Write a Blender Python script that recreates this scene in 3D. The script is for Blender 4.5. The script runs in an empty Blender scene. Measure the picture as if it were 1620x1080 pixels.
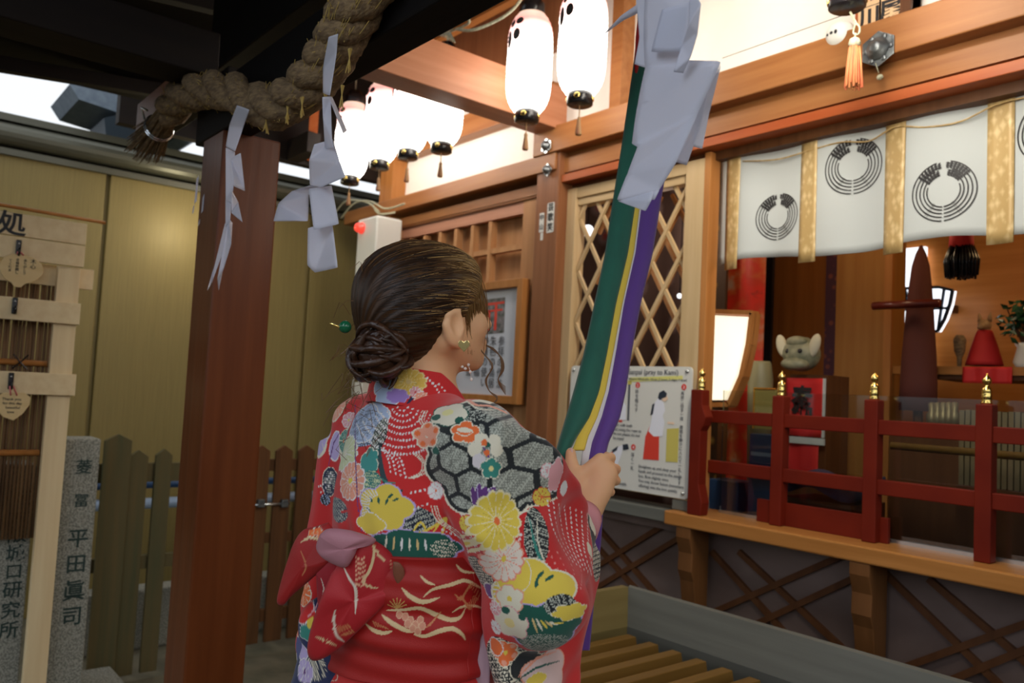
import bpy, bmesh, math, random
import numpy as np
from mathutils import Vector, Matrix, Quaternion
random.seed(7); np.random.seed(7)
SC=bpy.context.scene; COL=SC.collection
# ------------------------------------------------------------------ camera (world: X along the shrine front, Y into it, Z up)
FPX=1290.0; EYE=1.40
R=np.array([[0.63635,0.01615,0.77123],[0.76975,-0.07832,-0.63350],[0.05017,0.99680,-0.06227]])
R=np.array([[ 0.63628,0.01615,0.77129],[0.76980,-0.07827,-0.63343],[0.05014,0.99680,-0.06224]])
u,_,vt=np.linalg.svd(R); R=u@vt
camd=bpy.data.cameras.new('camera'); camo=bpy.data.objects.new('camera',camd); COL.objects.link(camo)
M=Matrix.Identity(4)
for i in range(3):
    for j in range(3): M[i][j]=R[i][j]
M[2][3]=EYE; camo.matrix_world=M
camd.sensor_width=36; camd.lens=FPX/1620*36; camd.clip_start=.02
camd.dof.use_dof=True; camd.dof.focus_distance=1.38; camd.dof.aperture_fstop=5.6
SC.camera=camo
def ray(px,py): return R@np.array([(px-810)/FPX,-(py-540)/FPX,-1.0])
def on(px,py,ax,val):
    r=ray(px,py); o=np.array([0,0,EYE]); t=(val-o[ax])/r[ax]; return o+t*r
def W(px,py,Y=2.68): return on(px,py,1,Y)
def at(px,py,d): return np.array([0,0,EYE])+ray(px,py)*d
def proj(p):
    c=R.T@(np.array(p,float)-np.array([0,0,EYE])); return 810+FPX*c[0]/-c[2],540-FPX*c[1]/-c[2],-c[2]
# ------------------------------------------------------------------ world, exposure, big lights
SC.view_settings.view_transform='Standard'; SC.view_settings.look='None'; SC.view_settings.gamma=1
SC.view_settings.exposure=0.0; SC.view_settings.use_curve_mapping=False
wd=bpy.data.worlds.new('sky'); SC.world=wd; wd.use_nodes=True
wn=wd.node_tree.nodes; wl=wd.node_tree.links; bg=wn['Background']
bg.inputs[0].default_value=(.92,.96,1,1)
tc=wn.new('ShaderNodeTexCoord'); sx=wn.new('ShaderNodeSeparateXYZ'); mr=wn.new('ShaderNodeMapRange')
wl.new(tc.outputs['Generated'],sx.inputs[0]); wl.new(sx.outputs['Z'],mr.inputs[0])
mr.inputs[1].default_value=-.02; mr.inputs[2].default_value=.12; mr.inputs[3].default_value=.01; mr.inputs[4].default_value=1.08
wl.new(mr.outputs[0],bg.inputs[1])
def area(name,loc,look,size,power,col,sy=None):
    l=bpy.data.lights.new(name,'AREA'); l.energy=power; l.color=col; l.size=size
    if sy: l.shape='RECTANGLE'; l.size_y=sy
    o=bpy.data.objects.new(name,l); COL.objects.link(o); o.location=loc
    o.rotation_euler=(Vector(look)-Vector(loc)).to_track_quat('-Z','Y').to_euler(); return o
def point(name,loc,power,col,r=.05):
    l=bpy.data.lights.new(name,'POINT'); l.energy=power; l.color=col; l.shadow_soft_size=r
    o=bpy.data.objects.new(name,l); COL.objects.link(o); o.location=loc; return o
area('cool_fill_light',(-.5,-.75,2.5),(-1.2,.8,1.35),.5,8.5,(.72,.83,1),1.2)  # added cool fill above the viewer, fading towards the ground; no real fixture
area('warm_fill_light',(.75,.35,2.45),(-1.2,.9,1.2),.5,4.0,(1,.93,.86),.9)  # second added fill, weaker and warm, standing for no real lamp
area('plaster_fill_light',(-1.2,2.0,3.12),(-1.9,2.9,2.6),.2,38,(1,.92,.78),2.2)  # unseen light added under the roof to push the plaster towards white
point('hall_lamp',(-.75,3.7,2.35),9,(1,.62,.28),.12)
point('hall_side_lamp',(-1.75,3.1,2.3),4.5,(1,.72,.42),.1)
point('hall_left_fill',(-2.7,3.15,2.3),4,(1,.82,.66),.08)  # added fill that brightens what shows behind the lattice
point('yard_lamp',(-4.9,1.62,2.33),5.5,(1,.88,.60),.07)

# ------------------------------------------------------------------ materials
def newmat(name):
    m=bpy.data.materials.new(name); m.use_nodes=True
    return m,m.node_tree.nodes,m.node_tree.links,m.node_tree.nodes['Principled BSDF']
def c4(c): return (c[0],c[1],c[2],1)
def mat(name,c,rough=.6,metal=0,c2=None,scale=8,stretch=(1,1,1),bump=0,emis=None,es=0,spec=.5,detail=4,sheen=0,lo=.35,hi=.65):
    m,n,l,p=newmat(name)
    p.inputs['Base Color'].default_value=c4(c); p.inputs['Roughness'].default_value=rough; p.inputs['Metallic'].default_value=metal
    p.inputs['Specular IOR Level'].default_value=spec
    if sheen: p.inputs['Sheen Weight'].default_value=sheen
    if c2 is not None or bump:
        t=n.new('ShaderNodeTexCoord'); mp=n.new('ShaderNodeMapping'); mp.inputs['Scale'].default_value=stretch
        no=n.new('ShaderNodeTexNoise'); no.inputs['Scale'].default_value=scale; no.inputs['Detail'].default_value=detail
        l.new(t.outputs['Object'],mp.inputs[0]); l.new(mp.outputs[0],no.inputs['Vector'])
        if c2 is not None:
            r=n.new('ShaderNodeValToRGB'); r.color_ramp.elements[0].position=lo; r.color_ramp.elements[1].position=hi
            r.color_ramp.elements[0].color=c4(c); r.color_ramp.elements[1].color=c4(c2)
            l.new(no.outputs['Fac'],r.inputs[0]); l.new(r.outputs[0],p.inputs['Base Color'])
        if bump:
            b=n.new('ShaderNodeBump'); b.inputs['Strength'].default_value=bump; b.inputs['Distance'].default_value=.01
            l.new(no.outputs['Fac'],b.inputs['Height']); l.new(b.outputs[0],p.inputs['Normal'])
    if emis: p.inputs['Emission Color'].default_value=c4(emis); p.inputs['Emission Strength'].default_value=es
    return m
def wood(name,c,c2,axis='x',rough=.45,scale=14,bump=.12,spec=.22):
    s={'x':(.06,1,1),'y':(1,.06,1),'z':(1,1,.06)}[axis]
    return mat(name,c,rough,0,c2,scale*2,s,bump,spec=spec,detail=5,lo=.3,hi=.7)
def vcmat(name,rough=.7,bump=0,sheen=.2,scale=400,spec=.3,trans=0):
    m,n,l,p=newmat(name); a=n.new('ShaderNodeVertexColor'); a.layer_name='Col'
    l.new(a.outputs[0],p.inputs['Base Color']); p.inputs['Roughness'].default_value=rough; p.inputs['Sheen Weight'].default_value=sheen
    p.inputs['Specular IOR Level'].default_value=spec
    if bump:
        no=n.new('ShaderNodeTexNoise'); no.inputs['Scale'].default_value=scale; t=n.new('ShaderNodeTexCoord'); l.new(t.outputs['Object'],no.inputs['Vector'])
        b=n.new('ShaderNodeBump'); b.inputs['Strength'].default_value=bump; b.inputs['Distance'].default_value=.002
        l.new(no.outputs['Fac'],b.inputs['Height']); l.new(b.outputs[0],p.inputs['Normal'])
    return m
MT={}
MT['beam']=wood('brown_beam',(.25,.095,.030),(.34,.145,.05),'x',.38)
MT['beam_y']=wood('pink_brown_beam',(.34,.135,.065),(.43,.19,.10),'y',.38)
MT['beam_red']=wood('red_brown_beam',(.32,.070,.020),(.40,.11,.035),'x',.38)
MT['post']=wood('brown_post',(.20,.075,.030),(.28,.115,.05),'z',.4)
MT['pillar']=wood('red_brown_pillar',(.115,.028,.006),(.16,.042,.010),'z',.35)
MT['pale']=wood('pale_timber',(.50,.35,.18),(.60,.44,.25),'z',.5)
MT['palex']=wood('pale_timber_across',(.50,.35,.18),(.60,.44,.25),'x',.5)
MT['orange']=wood('orange_timber',(.36,.14,.035),(.46,.20,.06),'z',.45)
MT['orangex']=wood('orange_timber_across',(.36,.145,.035),(.46,.20,.055),'x',.3)
MT['tan']=wood('tan_board',(.42,.20,.08),(.52,.27,.12),'z',.5)
MT['salmon']=wood('salmon_board',(.42,.19,.115),(.50,.25,.16),'x',.5)
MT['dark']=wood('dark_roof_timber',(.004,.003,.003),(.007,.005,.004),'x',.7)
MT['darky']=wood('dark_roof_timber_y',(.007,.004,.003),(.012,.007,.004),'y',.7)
MT['dbrown']=wood('dark_brown_timber',(.085,.032,.012),(.12,.048,.018),'z',.5)
MT['bracket']=wood('bracket_timber',(.12,.048,.014),(.17,.07,.022),'z',.5)
MT['black']=mat('black_lacquer',(.012,.011,.013),.25)
MT['ink']=mat('black_ink',(.015,.014,.016),.6)
MT['plaster']=mat('white_plaster',(.86,.83,.76),.85,0,(.80,.77,.70),3,bump=.05)
MT['verm']=mat('vermilion_red_paint',(.155,.014,.005),.5,0,(.12,.010,.004),6,spec=.15)
MT['gold']=mat('polished_brass',(.95,.70,.22),.16,1,bump=.1,scale=60)
MT['iron']=mat('aged_pewter',(.26,.28,.28),.4,.8,(.12,.13,.14),30,bump=.3)
MT['white']=mat('white_plastic',(.80,.80,.74),.4)
MT['redlamp']=mat('red_lamp_dome',(.8,.05,.03),.15,emis=(1,.08,.05),es=.8)
MT['fence_b']=wood('brown_fence_wood',(.145,.060,.020),(.085,.038,.014),'z',.7)
MT['fence_g']=wood('mossy_fence_wood',(.135,.100,.042),(.085,.085,.040),'z',.75)
MT['pine']=wood('fresh_pine',(.70,.53,.30),(.78,.63,.38),'x',.5)
MT['pinez']=wood('fresh_pine_upright',(.70,.53,.30),(.78,.63,.38),'z',.5)
MT['reed']=mat('brown_reeds',(.20,.105,.04),.7,0,(.10,.05,.02),60,(1,1,.05),.5)
MT['granite']=mat('speckled_granite',(.34,.34,.29),.75,0,(.15,.155,.13),160,bump=.15,lo=.42,hi=.58)
MT['ground']=mat('stone_paving',(.17,.15,.10),.8,0,(.10,.095,.06),7,bump=.2)
MT['panel']=mat('tan_metal_siding',(.27,.205,.065),.5,.1,(.23,.175,.055),220,(1,1,.02),.04,spec=.5)
MT['gutter']=mat('grey_gutter',(.12,.12,.09),.35,.3)
MT['straw']=mat('rice_straw',(.30,.20,.095),.85,0,(.15,.095,.05),120,(.3,1,1),.6)
MT['strawtip']=mat('gold_straw',(.55,.38,.10),.8)
MT['tile']=mat('blue_grey_roof_tile',(.30,.37,.45),.45,0,(.22,.28,.36),20)
MT['slat']=wood('box_slat_timber',(.13,.068,.014),(.18,.097,.023),'y',.4)
MT['slatside']=wood('box_slat_side',(.30,.16,.05),(.36,.2,.07),'y',.5)
MT['box']=wood('weathered_box_board',(.155,.158,.14),(.125,.127,.112),'x',.5)
MT['boxend']=wood('box_end_board',(.19,.145,.055),(.155,.115,.04),'y',.5)
MT['lower']=mat('smoky_lower_wall',(.20,.145,.13),.35,0,(.12,.08,.068),2.2,(1,1,1.6),.02)
MT['signb']=mat('sign_board',(.70,.70,.66),.35)
MT['red']=mat('red_cloth',(.62,.02,.02),.7)
MT['rope']=mat('grey_green_rope',(.50,.48,.34),.8,0,(.3,.3,.2),90,bump=.3)
MT['tassel']=mat('tassel_cord',(.36,.12,.07),.8,0,(.5,.35,.16),60,(1,1,.1))
MT['tasselg']=mat('tassel_grey',(.34,.28,.2),.8)
MT['navy']=mat('navy_box',(.015,.05,.13),.4)
MT['glassrim']=mat('aluminium_channel',(.6,.62,.62),.25,.9)

def paper_mat(name,c,tr=.35):
    m,n,l,p=newmat(name); out=n['Material Output']
    p.inputs['Base Color'].default_value=c4(c); p.inputs['Roughness'].default_value=.8
    t=n.new('ShaderNodeBsdfTranslucent'); t.inputs[0].default_value=c4(c); mx=n.new('ShaderNodeMixShader'); mx.inputs[0].default_value=tr
    l.new(p.outputs[0],mx.inputs[1]); l.new(t.outputs[0],mx.inputs[2]); l.new(mx.outputs[0],out.inputs[0]); return m
MT['shide']=paper_mat('white_folded_paper',(.84,.85,.93),.45)
MT['noren']=paper_mat('white_curtain_cloth',(.66,.70,.70),.25)
def band_mat():
    m,n,l,p=newmat('gold_brocade'); t=n.new('ShaderNodeTexCoord')
    v=n.new('ShaderNodeTexVoronoi'); v.inputs['Scale'].default_value=46; v.distance='MANHATTAN'
    mp=n.new('ShaderNodeMapping'); mp.inputs['Scale'].default_value=(1,1,.6)
    r=n.new('ShaderNodeValToRGB'); r.color_ramp.elements[0].color=(.72,.54,.27,1); r.color_ramp.elements[1].color=(.52,.35,.14,1)
    r.color_ramp.elements[0].position=.25; r.color_ramp.elements[1].position=.75
    l.new(t.outputs['Object'],mp.inputs[0]); l.new(mp.outputs[0],v.inputs['Vector']); l.new(v.outputs['Distance'],r.inputs[0]); l.new(r.outputs[0],p.inputs['Base Color'])
    p.inputs['Roughness'].default_value=.45; p.inputs['Metallic'].default_value=.08; return m
MT['band']=band_mat()
def glass_mat():
    m,n,l,p=newmat('clear_screen_glass'); out=n['Material Output']
    tr=n.new('ShaderNodeBsdfTransparent'); tr.inputs[0].default_value=(.90,.93,.92,1); g=n.new('ShaderNodeBsdfGlossy'); g.inputs['Roughness'].default_value=.03
    fr=n.new('ShaderNodeFresnel'); fr.inputs[0].default_value=1.5; mx=n.new('ShaderNodeMixShader')
    ad=n.new('ShaderNodeMath'); ad.operation='ADD'; ad.inputs[1].default_value=.03; l.new(fr.outputs[0],ad.inputs[0])
    l.new(ad.outputs[0],mx.inputs[0]); l.new(tr.outputs[0],mx.inputs[1]); l.new(g.outputs[0],mx.inputs[2]); l.new(mx.outputs[0],out.inputs[0]); return m
MT['glass']=glass_mat()
def lantern_mat():
    m,n,l,p=newmat('lit_lantern_paper'); t=n.new('ShaderNodeTexCoord'); s=n.new('ShaderNodeSeparateXYZ'); l.new(t.outputs['Object'],s.inputs[0])
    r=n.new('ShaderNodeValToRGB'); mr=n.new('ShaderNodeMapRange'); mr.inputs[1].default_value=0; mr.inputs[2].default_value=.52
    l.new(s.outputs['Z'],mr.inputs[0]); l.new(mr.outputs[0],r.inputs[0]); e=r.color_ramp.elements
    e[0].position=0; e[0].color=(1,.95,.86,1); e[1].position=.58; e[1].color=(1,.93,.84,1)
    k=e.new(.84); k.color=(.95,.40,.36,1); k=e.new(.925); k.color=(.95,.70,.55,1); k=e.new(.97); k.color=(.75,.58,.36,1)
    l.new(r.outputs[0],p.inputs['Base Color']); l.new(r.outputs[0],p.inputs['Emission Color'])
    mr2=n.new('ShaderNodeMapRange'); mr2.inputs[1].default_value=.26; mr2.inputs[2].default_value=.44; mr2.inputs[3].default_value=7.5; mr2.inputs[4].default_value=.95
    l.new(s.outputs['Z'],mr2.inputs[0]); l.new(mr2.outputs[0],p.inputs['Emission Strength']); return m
MT['lantern']=lantern_mat()

# ------------------------------------------------------------------ mesh helpers
class MB:
    def __init__(s): s.v=[]; s.f=[]; s.smooth=False
    def add(s,v,f):
        b=len(s.v); s.v+= [tuple(map(float,p)) for p in v]; s.f+=[tuple(i+b for i in q) for q in f]; return s
    def box(s,a,b,bev=0):
        x0,y0,z0=[min(a[i],b[i]) for i in range(3)]; x1,y1,z1=[max(a[i],b[i]) for i in range(3)]
        return s.add([(x0,y0,z0),(x1,y0,z0),(x1,y1,z0),(x0,y1,z0),(x0,y0,z1),(x1,y0,z1),(x1,y1,z1),(x0,y1,z1)],
              [(0,3,2,1),(4,5,6,7),(0,1,5,4),(1,2,6,5),(2,3,7,6),(3,0,4,7)])
    def bar(s,p,q,w,h,up=(0,0,1)):   # box from p to q; w across, h along up
        p=Vector(p); q=Vector(q); d=(q-p).normalized(); sd=d.cross(Vector(up)).normalized(); u2=sd.cross(d).normalized()
        vs=[e+sd*(a*w/2)+u2*(b*h/2) for e in (p,q) for a,b in ((-1,-1),(1,-1),(1,1),(-1,1))]
        return s.add(vs,[(0,1,2,3),(7,6,5,4),(0,4,5,1),(1,5,6,2),(2,6,7,3),(3,7,4,0)])
    def prism(s,poly,o,ax,ay,th):    # polygon in plane (ax,ay) at o, extruded by vector th
        o=Vector(o); ax=Vector(ax); ay=Vector(ay); th=Vector(th); n=len(poly)
        if ax.cross(ay).dot(th)>0: pass
        vs=[o+ax*a+ay*b for a,b in poly]; vs+=[v+th for v in vs]
        f=[tuple(range(n))[::-1],tuple(range(n,2*n))]+[(i,(i+1)%n,(i+1)%n+n,i+n) for i in range(n)]
        return s.add(vs,f)
    def tube(s,pts,r,n=8,cap=True):
        pts=[Vector(p) for p in pts]; m=len(pts); rr=r if hasattr(r,'__len__') else [r]*m
        b=len(s.v); t=(pts[1]-pts[0]).normalized(); u=t.orthogonal().normalized()
        for i,p in enumerate(pts):
            t2=(pts[min(i+1,m-1)]-pts[max(i-1,0)])
            t2=t2.normalized() if t2.length>1e-9 else t
            u=(u-t2*u.dot(t2)).normalized(); w=t2.cross(u)
            for k in range(n):
                a=2*math.pi*k/n; s.v.append(tuple(p+(u*math.cos(a)+w*math.sin(a))*rr[i]))
        for i in range(m-1):
            for k in range(n): s.f.append((b+i*n+k,b+i*n+(k+1)%n,b+(i+1)*n+(k+1)%n,b+(i+1)*n+k))
        if cap: s.f.append(tuple(b+k for k in range(n))[::-1]); s.f.append(tuple(b+(m-1)*n+k for k in range(n)))
        return s
    def lathe(s,prof,c,n=24,axis=(0,0,1)):
        c=Vector(c); q=Vector((0,0,1)).rotation_difference(Vector(axis)); b=len(s.v); m=len(prof)
        for r,z in prof:
            for k in range(n):
                a=2*math.pi*k/n; s.v.append(tuple(c+q@Vector((r*math.cos(a),r*math.sin(a),z))))
        for i in range(m-1):
            for k in range(n): s.f.append((b+i*n+k,b+i*n+(k+1)%n,b+(i+1)*n+(k+1)%n,b+(i+1)*n+k))
        s.f.append(tuple(b+k for k in range(n))[::-1]); s.f.append(tuple(b+(m-1)*n+k for k in range(n))); return s
    def ball(s,c,r,n=12,sc=(1,1,1),rot=None):
        m=n//2+1; b=len(s.v); c=Vector(c)
        for i in range(m+1):
            th=math.pi*i/m
            for k in range(n):
                a=2*math.pi*k/n; p=Vector((r*sc[0]*math.sin(th)*math.cos(a),r*sc[1]*math.sin(th)*math.sin(a),r*sc[2]*math.cos(th)))
                if rot: p=rot@p
                s.v.append(tuple(c+p))
        for i in range(m):
            for k in range(n): s.f.append((b+i*n+k,b+(i+1)*n+k,b+(i+1)*n+(k+1)%n,b+i*n+(k+1)%n))
        return s
    def grid(s,P):   # P[i][j] points
        b=len(s.v); a=len(P); c=len(P[0])
        for row in P:
            for p in row: s.v.append(tuple(map(float,p)))
        for i in range(a-1):
            for j in range(c-1): s.f.append((b+i*c+j,b+(i+1)*c+j,b+(i+1)*c+j+1,b+i*c+j+1))
        return s
def wloc(o):
    v=Vector((0,0,0))
    while o is not None: v+=o.location; o=o.parent
    return v
def obj(name,mb,m,parent=None,smooth=False,bevel=0,solid=0,origin=None,label=None,kind=None,sub=0):
    me=bpy.data.meshes.new(name); off=wloc(parent) if parent else Vector((0,0,0)); org=Vector(origin) if origin is not None else off
    sh=np.array(org,float); vs=np.array(mb.v,float)-sh
    me.from_pydata(vs.tolist(),[],mb.f); me.validate()
    bm=bmesh.new(); bm.from_mesh(me); bmesh.ops.recalc_face_normals(bm,faces=bm.faces); bm.to_mesh(me); bm.free()
    if smooth: me.polygons.foreach_set('use_smooth',[True]*len(me.polygons))
    if isinstance(m,str): m=MT[m]
    me.materials.append(m)
    o=bpy.data.objects.new(name,me); COL.objects.link(o); o.location=org-off
    if parent: o.parent=parent
    if solid: md=o.modifiers.new('t','SOLIDIFY'); md.thickness=solid; md.offset=0
    if bevel: md=o.modifiers.new('b','BEVEL'); md.width=bevel; md.segments=2; md.limit_method='ANGLE'
    if sub: md=o.modifiers.new('s','SUBSURF'); md.levels=sub; md.render_levels=sub
    if label: o['label']=label
    if kind: o['kind']=kind
    return o
def thing(name,loc,label,cat,group=None):
    o=bpy.data.objects.new(name,None); COL.objects.link(o); o.location=tuple(map(float,loc)); o.empty_display_size=.1
    o['label']=label; o['category']=cat
    if group: o['group']=group
    return o
def tag(o,label,cat,group=None,kind=None):
    o['label']=label; o['category']=cat
    if group: o['group']=group
    if kind: o['kind']=kind
    return o
def struct(name,mb,m,**k):
    o=obj(name,mb,m,**k); o['kind']='structure'; return o
def text_mb(s,o,right,up,size,bold=0,vertical=False,space=1.0,align='CENTER',line=1.0,ext=.0006):
    cu=bpy.data.curves.new('txt','FONT'); cu.body='\n'.join(s) if vertical else s
    cu.size=size; cu.align_x=align; cu.align_y='TOP' if vertical else 'CENTER'; cu.space_character=space; cu.space_line=line; cu.offset=bold*size; cu.extrude=ext
    cu.resolution_u=3
    ob=bpy.data.objects.new('txt',cu); COL.objects.link(ob); dg=bpy.context.evaluated_depsgraph_get(); dg.update()
    me=bpy.data.meshes.new_from_object(ob.evaluated_get(dg)); o=Vector(o); right=Vector(right).normalized(); up=Vector(up).normalized(); nn=right.cross(up)
    mb=MB(); mb.add([o+right*v.co.x+up*v.co.y+nn*v.co.z for v in me.vertices],[tuple(p.vertices) for p in me.polygons])
    bpy.data.objects.remove(ob); bpy.data.meshes.remove(me); bpy.data.curves.remove(cu); return mb
# ------------------------------------------------------------------ ground and the yard side (left)
XF=-4.078; XB=-5.28
g=MB().box((-7,-3,-.06),(2.5,2.76,0)); struct('ground',g,'ground')
def w_left():
    mb=MB(); ys=[-1.2,-.2,on(172,275,0,XB)[1],on(560,340,0,XB)[1]+.02,3.6]
    ys=[-1.3,.0,1.155,2.47,3.7]
    for a,b in zip(ys,ys[1:]): mb.box((XB-.05,a+.012,0),(XB,b-.012,2.58))
    mb.box((XB-.08,-1.3,0),(XB-.03,3.7,2.58)); o=struct('wall_left',mb,'panel',bevel=.006)
w_left()
gt=MB()
gt.box((XB-.1,-1.3,2.575),(XB+.03,3.7,2.61)); gt.box((XB-.1,-1.3,2.76),(XB+.05,3.7,2.80))
gt.box((XB-.1,-1.3,2.58),(XB-.04,3.7,2.79))
gt.tube([(XB+.02,-1.3,2.69),(XB+.02,3.7,2.69)],.062,16)
struct('trim_1',gt,'gutter',smooth=False)
# picket fence
def picket(x,y,w,z0,z1,th=.022):
    hw=w/2; return MB().prism([(-hw,z0),(hw,z0),(hw,z1-.03),(0,z1),(-hw,z1-.03)],(x,y,0),(0,1,0),(0,0,1),(th,0,0))
fr=thing('picket_fence',(XF,2.0,0),'dark brown pointed picket fence right of the big pillar','fence')
for i,(px,top) in enumerate([(409,702),(445,702),(480,702),(513,702),(548,702),(584,702),(620,702),(660,702)]):
    y=on(px,760,0,XF)[1]; obj('picket',picket(XF,y,.092,.06,1.065),'fence_b',fr,bevel=.003)
obj('rail',MB().box((XF-.03,1.45,.93),(XF,3.0,.99)),'fence_b',fr); obj('rail',MB().box((XF-.03,1.45,.56),(XF,3.0,.61)),'fence_b',fr); obj('rail',MB().box((XF-.03,1.45,.16),(XF,3.0,.22)),'fence_b',fr)
lt=thing('gate_bolt',tuple(on(430,798,0,XF+.03)),'long galvanized sliding bolt across two brown pickets','bolt')
a=on(397,799,0,XF+.04); b=on(458,796,0,XF+.04)
obj('rod',MB().tube([a,b],.007,10),'glassrim',lt,True)
for px in (413,450):
    c=on(px,796,0,XF+.04); obj('keeper',MB().box((XF+.023,c[1]-.018,c[2]-.02),(XF+.052,c[1]+.018,c[2]+.02)),'iron',lt,bevel=.004)
XG=-3.9
fl=thing('picket_fence',(XF,1.1,0),'weathered mossy picket fence left of the big pillar','fence')
for px,z1,w,x in [(178,1.125,.115,XF+.1),(212,1.05,.085,XF+.06),(252,1.055,.075,XF+.06),(297,1.05,.08,XF+.06)]:
    y=on(px,800,0,x)[1]; obj('picket',picket(x,y,w,.03,z1),'fence_g',fl,bevel=.003)
obj('rail',MB().box((XF+.02,.75,.90),(XF+.058,1.5,.985)),'fence_g',fl); obj('rail',MB().box((XF+.02,.75,.50),(XF+.058,1.5,.56)),'fence_g',fl)
# things seen between the pickets
pl=MB().box((XF-.5,.9,0),(XF-.36,2.9,.30)); tag(obj('concrete_kerb',pl,'granite',bevel=.01),'low concrete kerb behind the picket fence','kerb')
cp=thing('duct_pipe',(XF-.62,1.9,.72),'pale blue pipe running along the wall behind the fence','pipe')
obj('pipe',MB().tube([(XF-.62,.8,.70),(XF-.62,2.9,.70)],.03,12),mat('pale_blue_pipe',(.38,.50,.68),.4),cp,True)
obj('pipe',MB().tube([(XF-.62,.8,.80),(XF-.62,2.9,.80)],.02,12),MT['navy'],cp,True)
for y in (1.0,2.4): obj('bracket',MB().box((XF-.66,y,0),(XF-.6,y+.04,.85)),'gutter',cp)
# granite name posts
gb=MB().box((XF+.18,.2,0),(XF+.46,1.02,.12)); 
tag(obj('stone_plinth',gb,'granite',bevel=.008),'low granite plinth under the two name posts','plinth')
KIN=mat('dark_green_ink',(.012,.035,.03),.6)
XS=XF+.42
def gpost(y0,y1,z1,label,chars,sz,cy,z0=.12):
    t=thing('stone_post',(XS-.08,(y0+y1)/2,z0),label,'stone post')
    obj('shaft',MB().box((XS-.16,y0,z0),(XS,y1,z1)),'granite',t,bevel=.006)
    for ch,z,s in chars:
        obj('lettering',text_mb(ch,(XS+.001,cy,z),(0,1,0),(0,0,1),s,.012),KIN,t)
    return t
def yz(px,py,x=XS): p=on(px,py,0,x); return p[1],p[2]
y0=yz(100,700)[0]; y1=yz(160,700)[0]; zt=yz(130,694)[1]
ch=[]
for c,py,s in [('菱',740,.062),('冨',793,.056),('平',853,.080),('田',893,.078),('眞',935,.085),('司',975,.080)]:
    ch.append((c,yz(124,py)[1],s))
gpost(y0,y1,zt,'tall granite post carved 菱冨 平田眞司 beside the mossy fence',ch,.07,(yz(132,740)[0]+yz(118,950)[0])/2-.002)
y0b=yz(0,740)[0]-.01; y1b=yz(58,740)[0]; ztb=yz(30,734)[1]
ch=[]
for c,py,s in [('(株)',786,.058),('大',818,.070),('阪',847,.068),('城',877,.068),('口',905,.062),('研',934,.068),('究',966,.068),('所',997,.068)]:
    ch.append((c,yz(22,py)[1],s))
gpost(y0b,y1b,ztb,'shorter granite post carved (株)大阪城口研究所 at the frame edge',ch,.07,(yz(28,786)[0]+yz(18,997)[0])/2)
# pine rack with votive plaques
XR=XF+.52
rk=thing('votive_rack',(XR,.6,.12),'fresh pine rack with cross boards for votive plaques over reeds','rack')
ya,yb=yz(62,900,XR)[0],yz(98,900,XR)[0]; ya=(yz(80,450,XR)[0]+yz(50,1035,XR)[0])/2; yb=(yz(117,450,XR)[0]+yz(86,1035,XR)[0])/2
obj('upright',MB().box((XR-.035,ya,.12),(XR,yb,yz(95,420,XR)[1])),'pinez',rk,bevel=.002)
def board(pa,pb,x,px_r):   # top-right pixel y and bottom-right pixel y
    z1=yz(px_r,pa,x)[1]; z0=yz(px_r,pb,x)[1]; y=yz(px_r,(pa+pb)/2,x)[0]
    return MB().box((x-.018,-.35,z0),(x,y,z1)),(z0+z1)/2
XC=XR+.02
m_,zb1=board(354,388,XC,137); obj('cross_board',m_,'pine',rk,bevel=.002)
m_,zb2=board(389,423,XC,134); obj('cross_board',m_,'pine',rk,bevel=.002)
m_,_z=board(427,459,XR-.036,148); obj('cross_board',m_,'pine',rk,bevel=.002)
m_,zb3=board(480,514,XC,127); obj('cross_board',m_,'pine',rk,bevel=.002)
m_,zb4=board(592,626,XC,120); obj('cross_board',m_,'pine',rk,bevel=.002)
p1=on(168,352,0,XC); obj('top_rod',MB().tube([(XC-.01,-.35,p1[2]+.02),(XC-.01,p1[1],p1[2])],.007,8),'orangex',rk,True)
c=on(19,356,0,XC); obj('lettering',text_mb('処',(XC+.001,c[1],c[2]),(0,1,0),(0,0,1),.095,.02),'ink',rk)
yr=yz(70,500,XR-.05)[0]; rd=MB(); random.seed(3)
y=-.3
while y<ya+.0: rd.tube([(XR-.05+random.uniform(-.004,.004),y,.75),(XR-.05,y+random.uniform(-.003,.003),yz(60,440,XR)[1])],.006,6); y+=.0125
obj('reed_screen',rd,'reed',rk,True)
zz=yz(30,573,XR-.04)[1]; obj('bamboo_batten',MB().tube([(XR-.04,-.3,zz),(XR-.04,ya-.005,zz)],.012,8),'orangex',rk,True)
zz=yz(30,716,XR-.04)[1]; obj('bamboo_batten',MB().tube([(XR-.04,-.3,zz),(XR-.04,ya-.005,zz)],.012,8),'orangex',rk,True)
cc=on(32,573,0,XR-.025); obj('tie',MB().tube([cc+np.array([.002,-.025,.03]),cc,cc+np.array([.002,.025,-.025])],.003,6).tube([cc+np.array([.002,.025,.03]),cc,cc+np.array([.002,-.025,-.025])],.003,6),'black',rk)
def hook(px,py,label):
    c=on(px,py,0,XC+.002); h=thing('coat_hook',tuple(c),label,'hook','black hooks on the pine rack')
    obj('plate',MB().box((c[0],c[1]-.009,c[2]-.032),(c[0]+.006,c[1]+.009,c[2]+.03)),'black',h,bevel=.003)
    obj('prong',MB().tube([(c[0]+.006,c[1],c[2]-.01),(c[0]+.025,c[1],c[2]-.03),(c[0]+.035,c[1],c[2]-.02),(c[0]+.033,c[1],c[2]-.004)],.004,8),'black',h,True)
    for dz in (.016,-.012): obj('screw',MB().ball((c[0]+.006,c[1],c[2]+dz),.004,8),'glassrim',h,True)
    return c
h1=hook(29,392,'black hook above the upper votive plaque'); h2=hook(23,483,'black hook with no plaque on the middle board'); h3=hook(17,602,'black hook on the lowest board of the rack')
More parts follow.
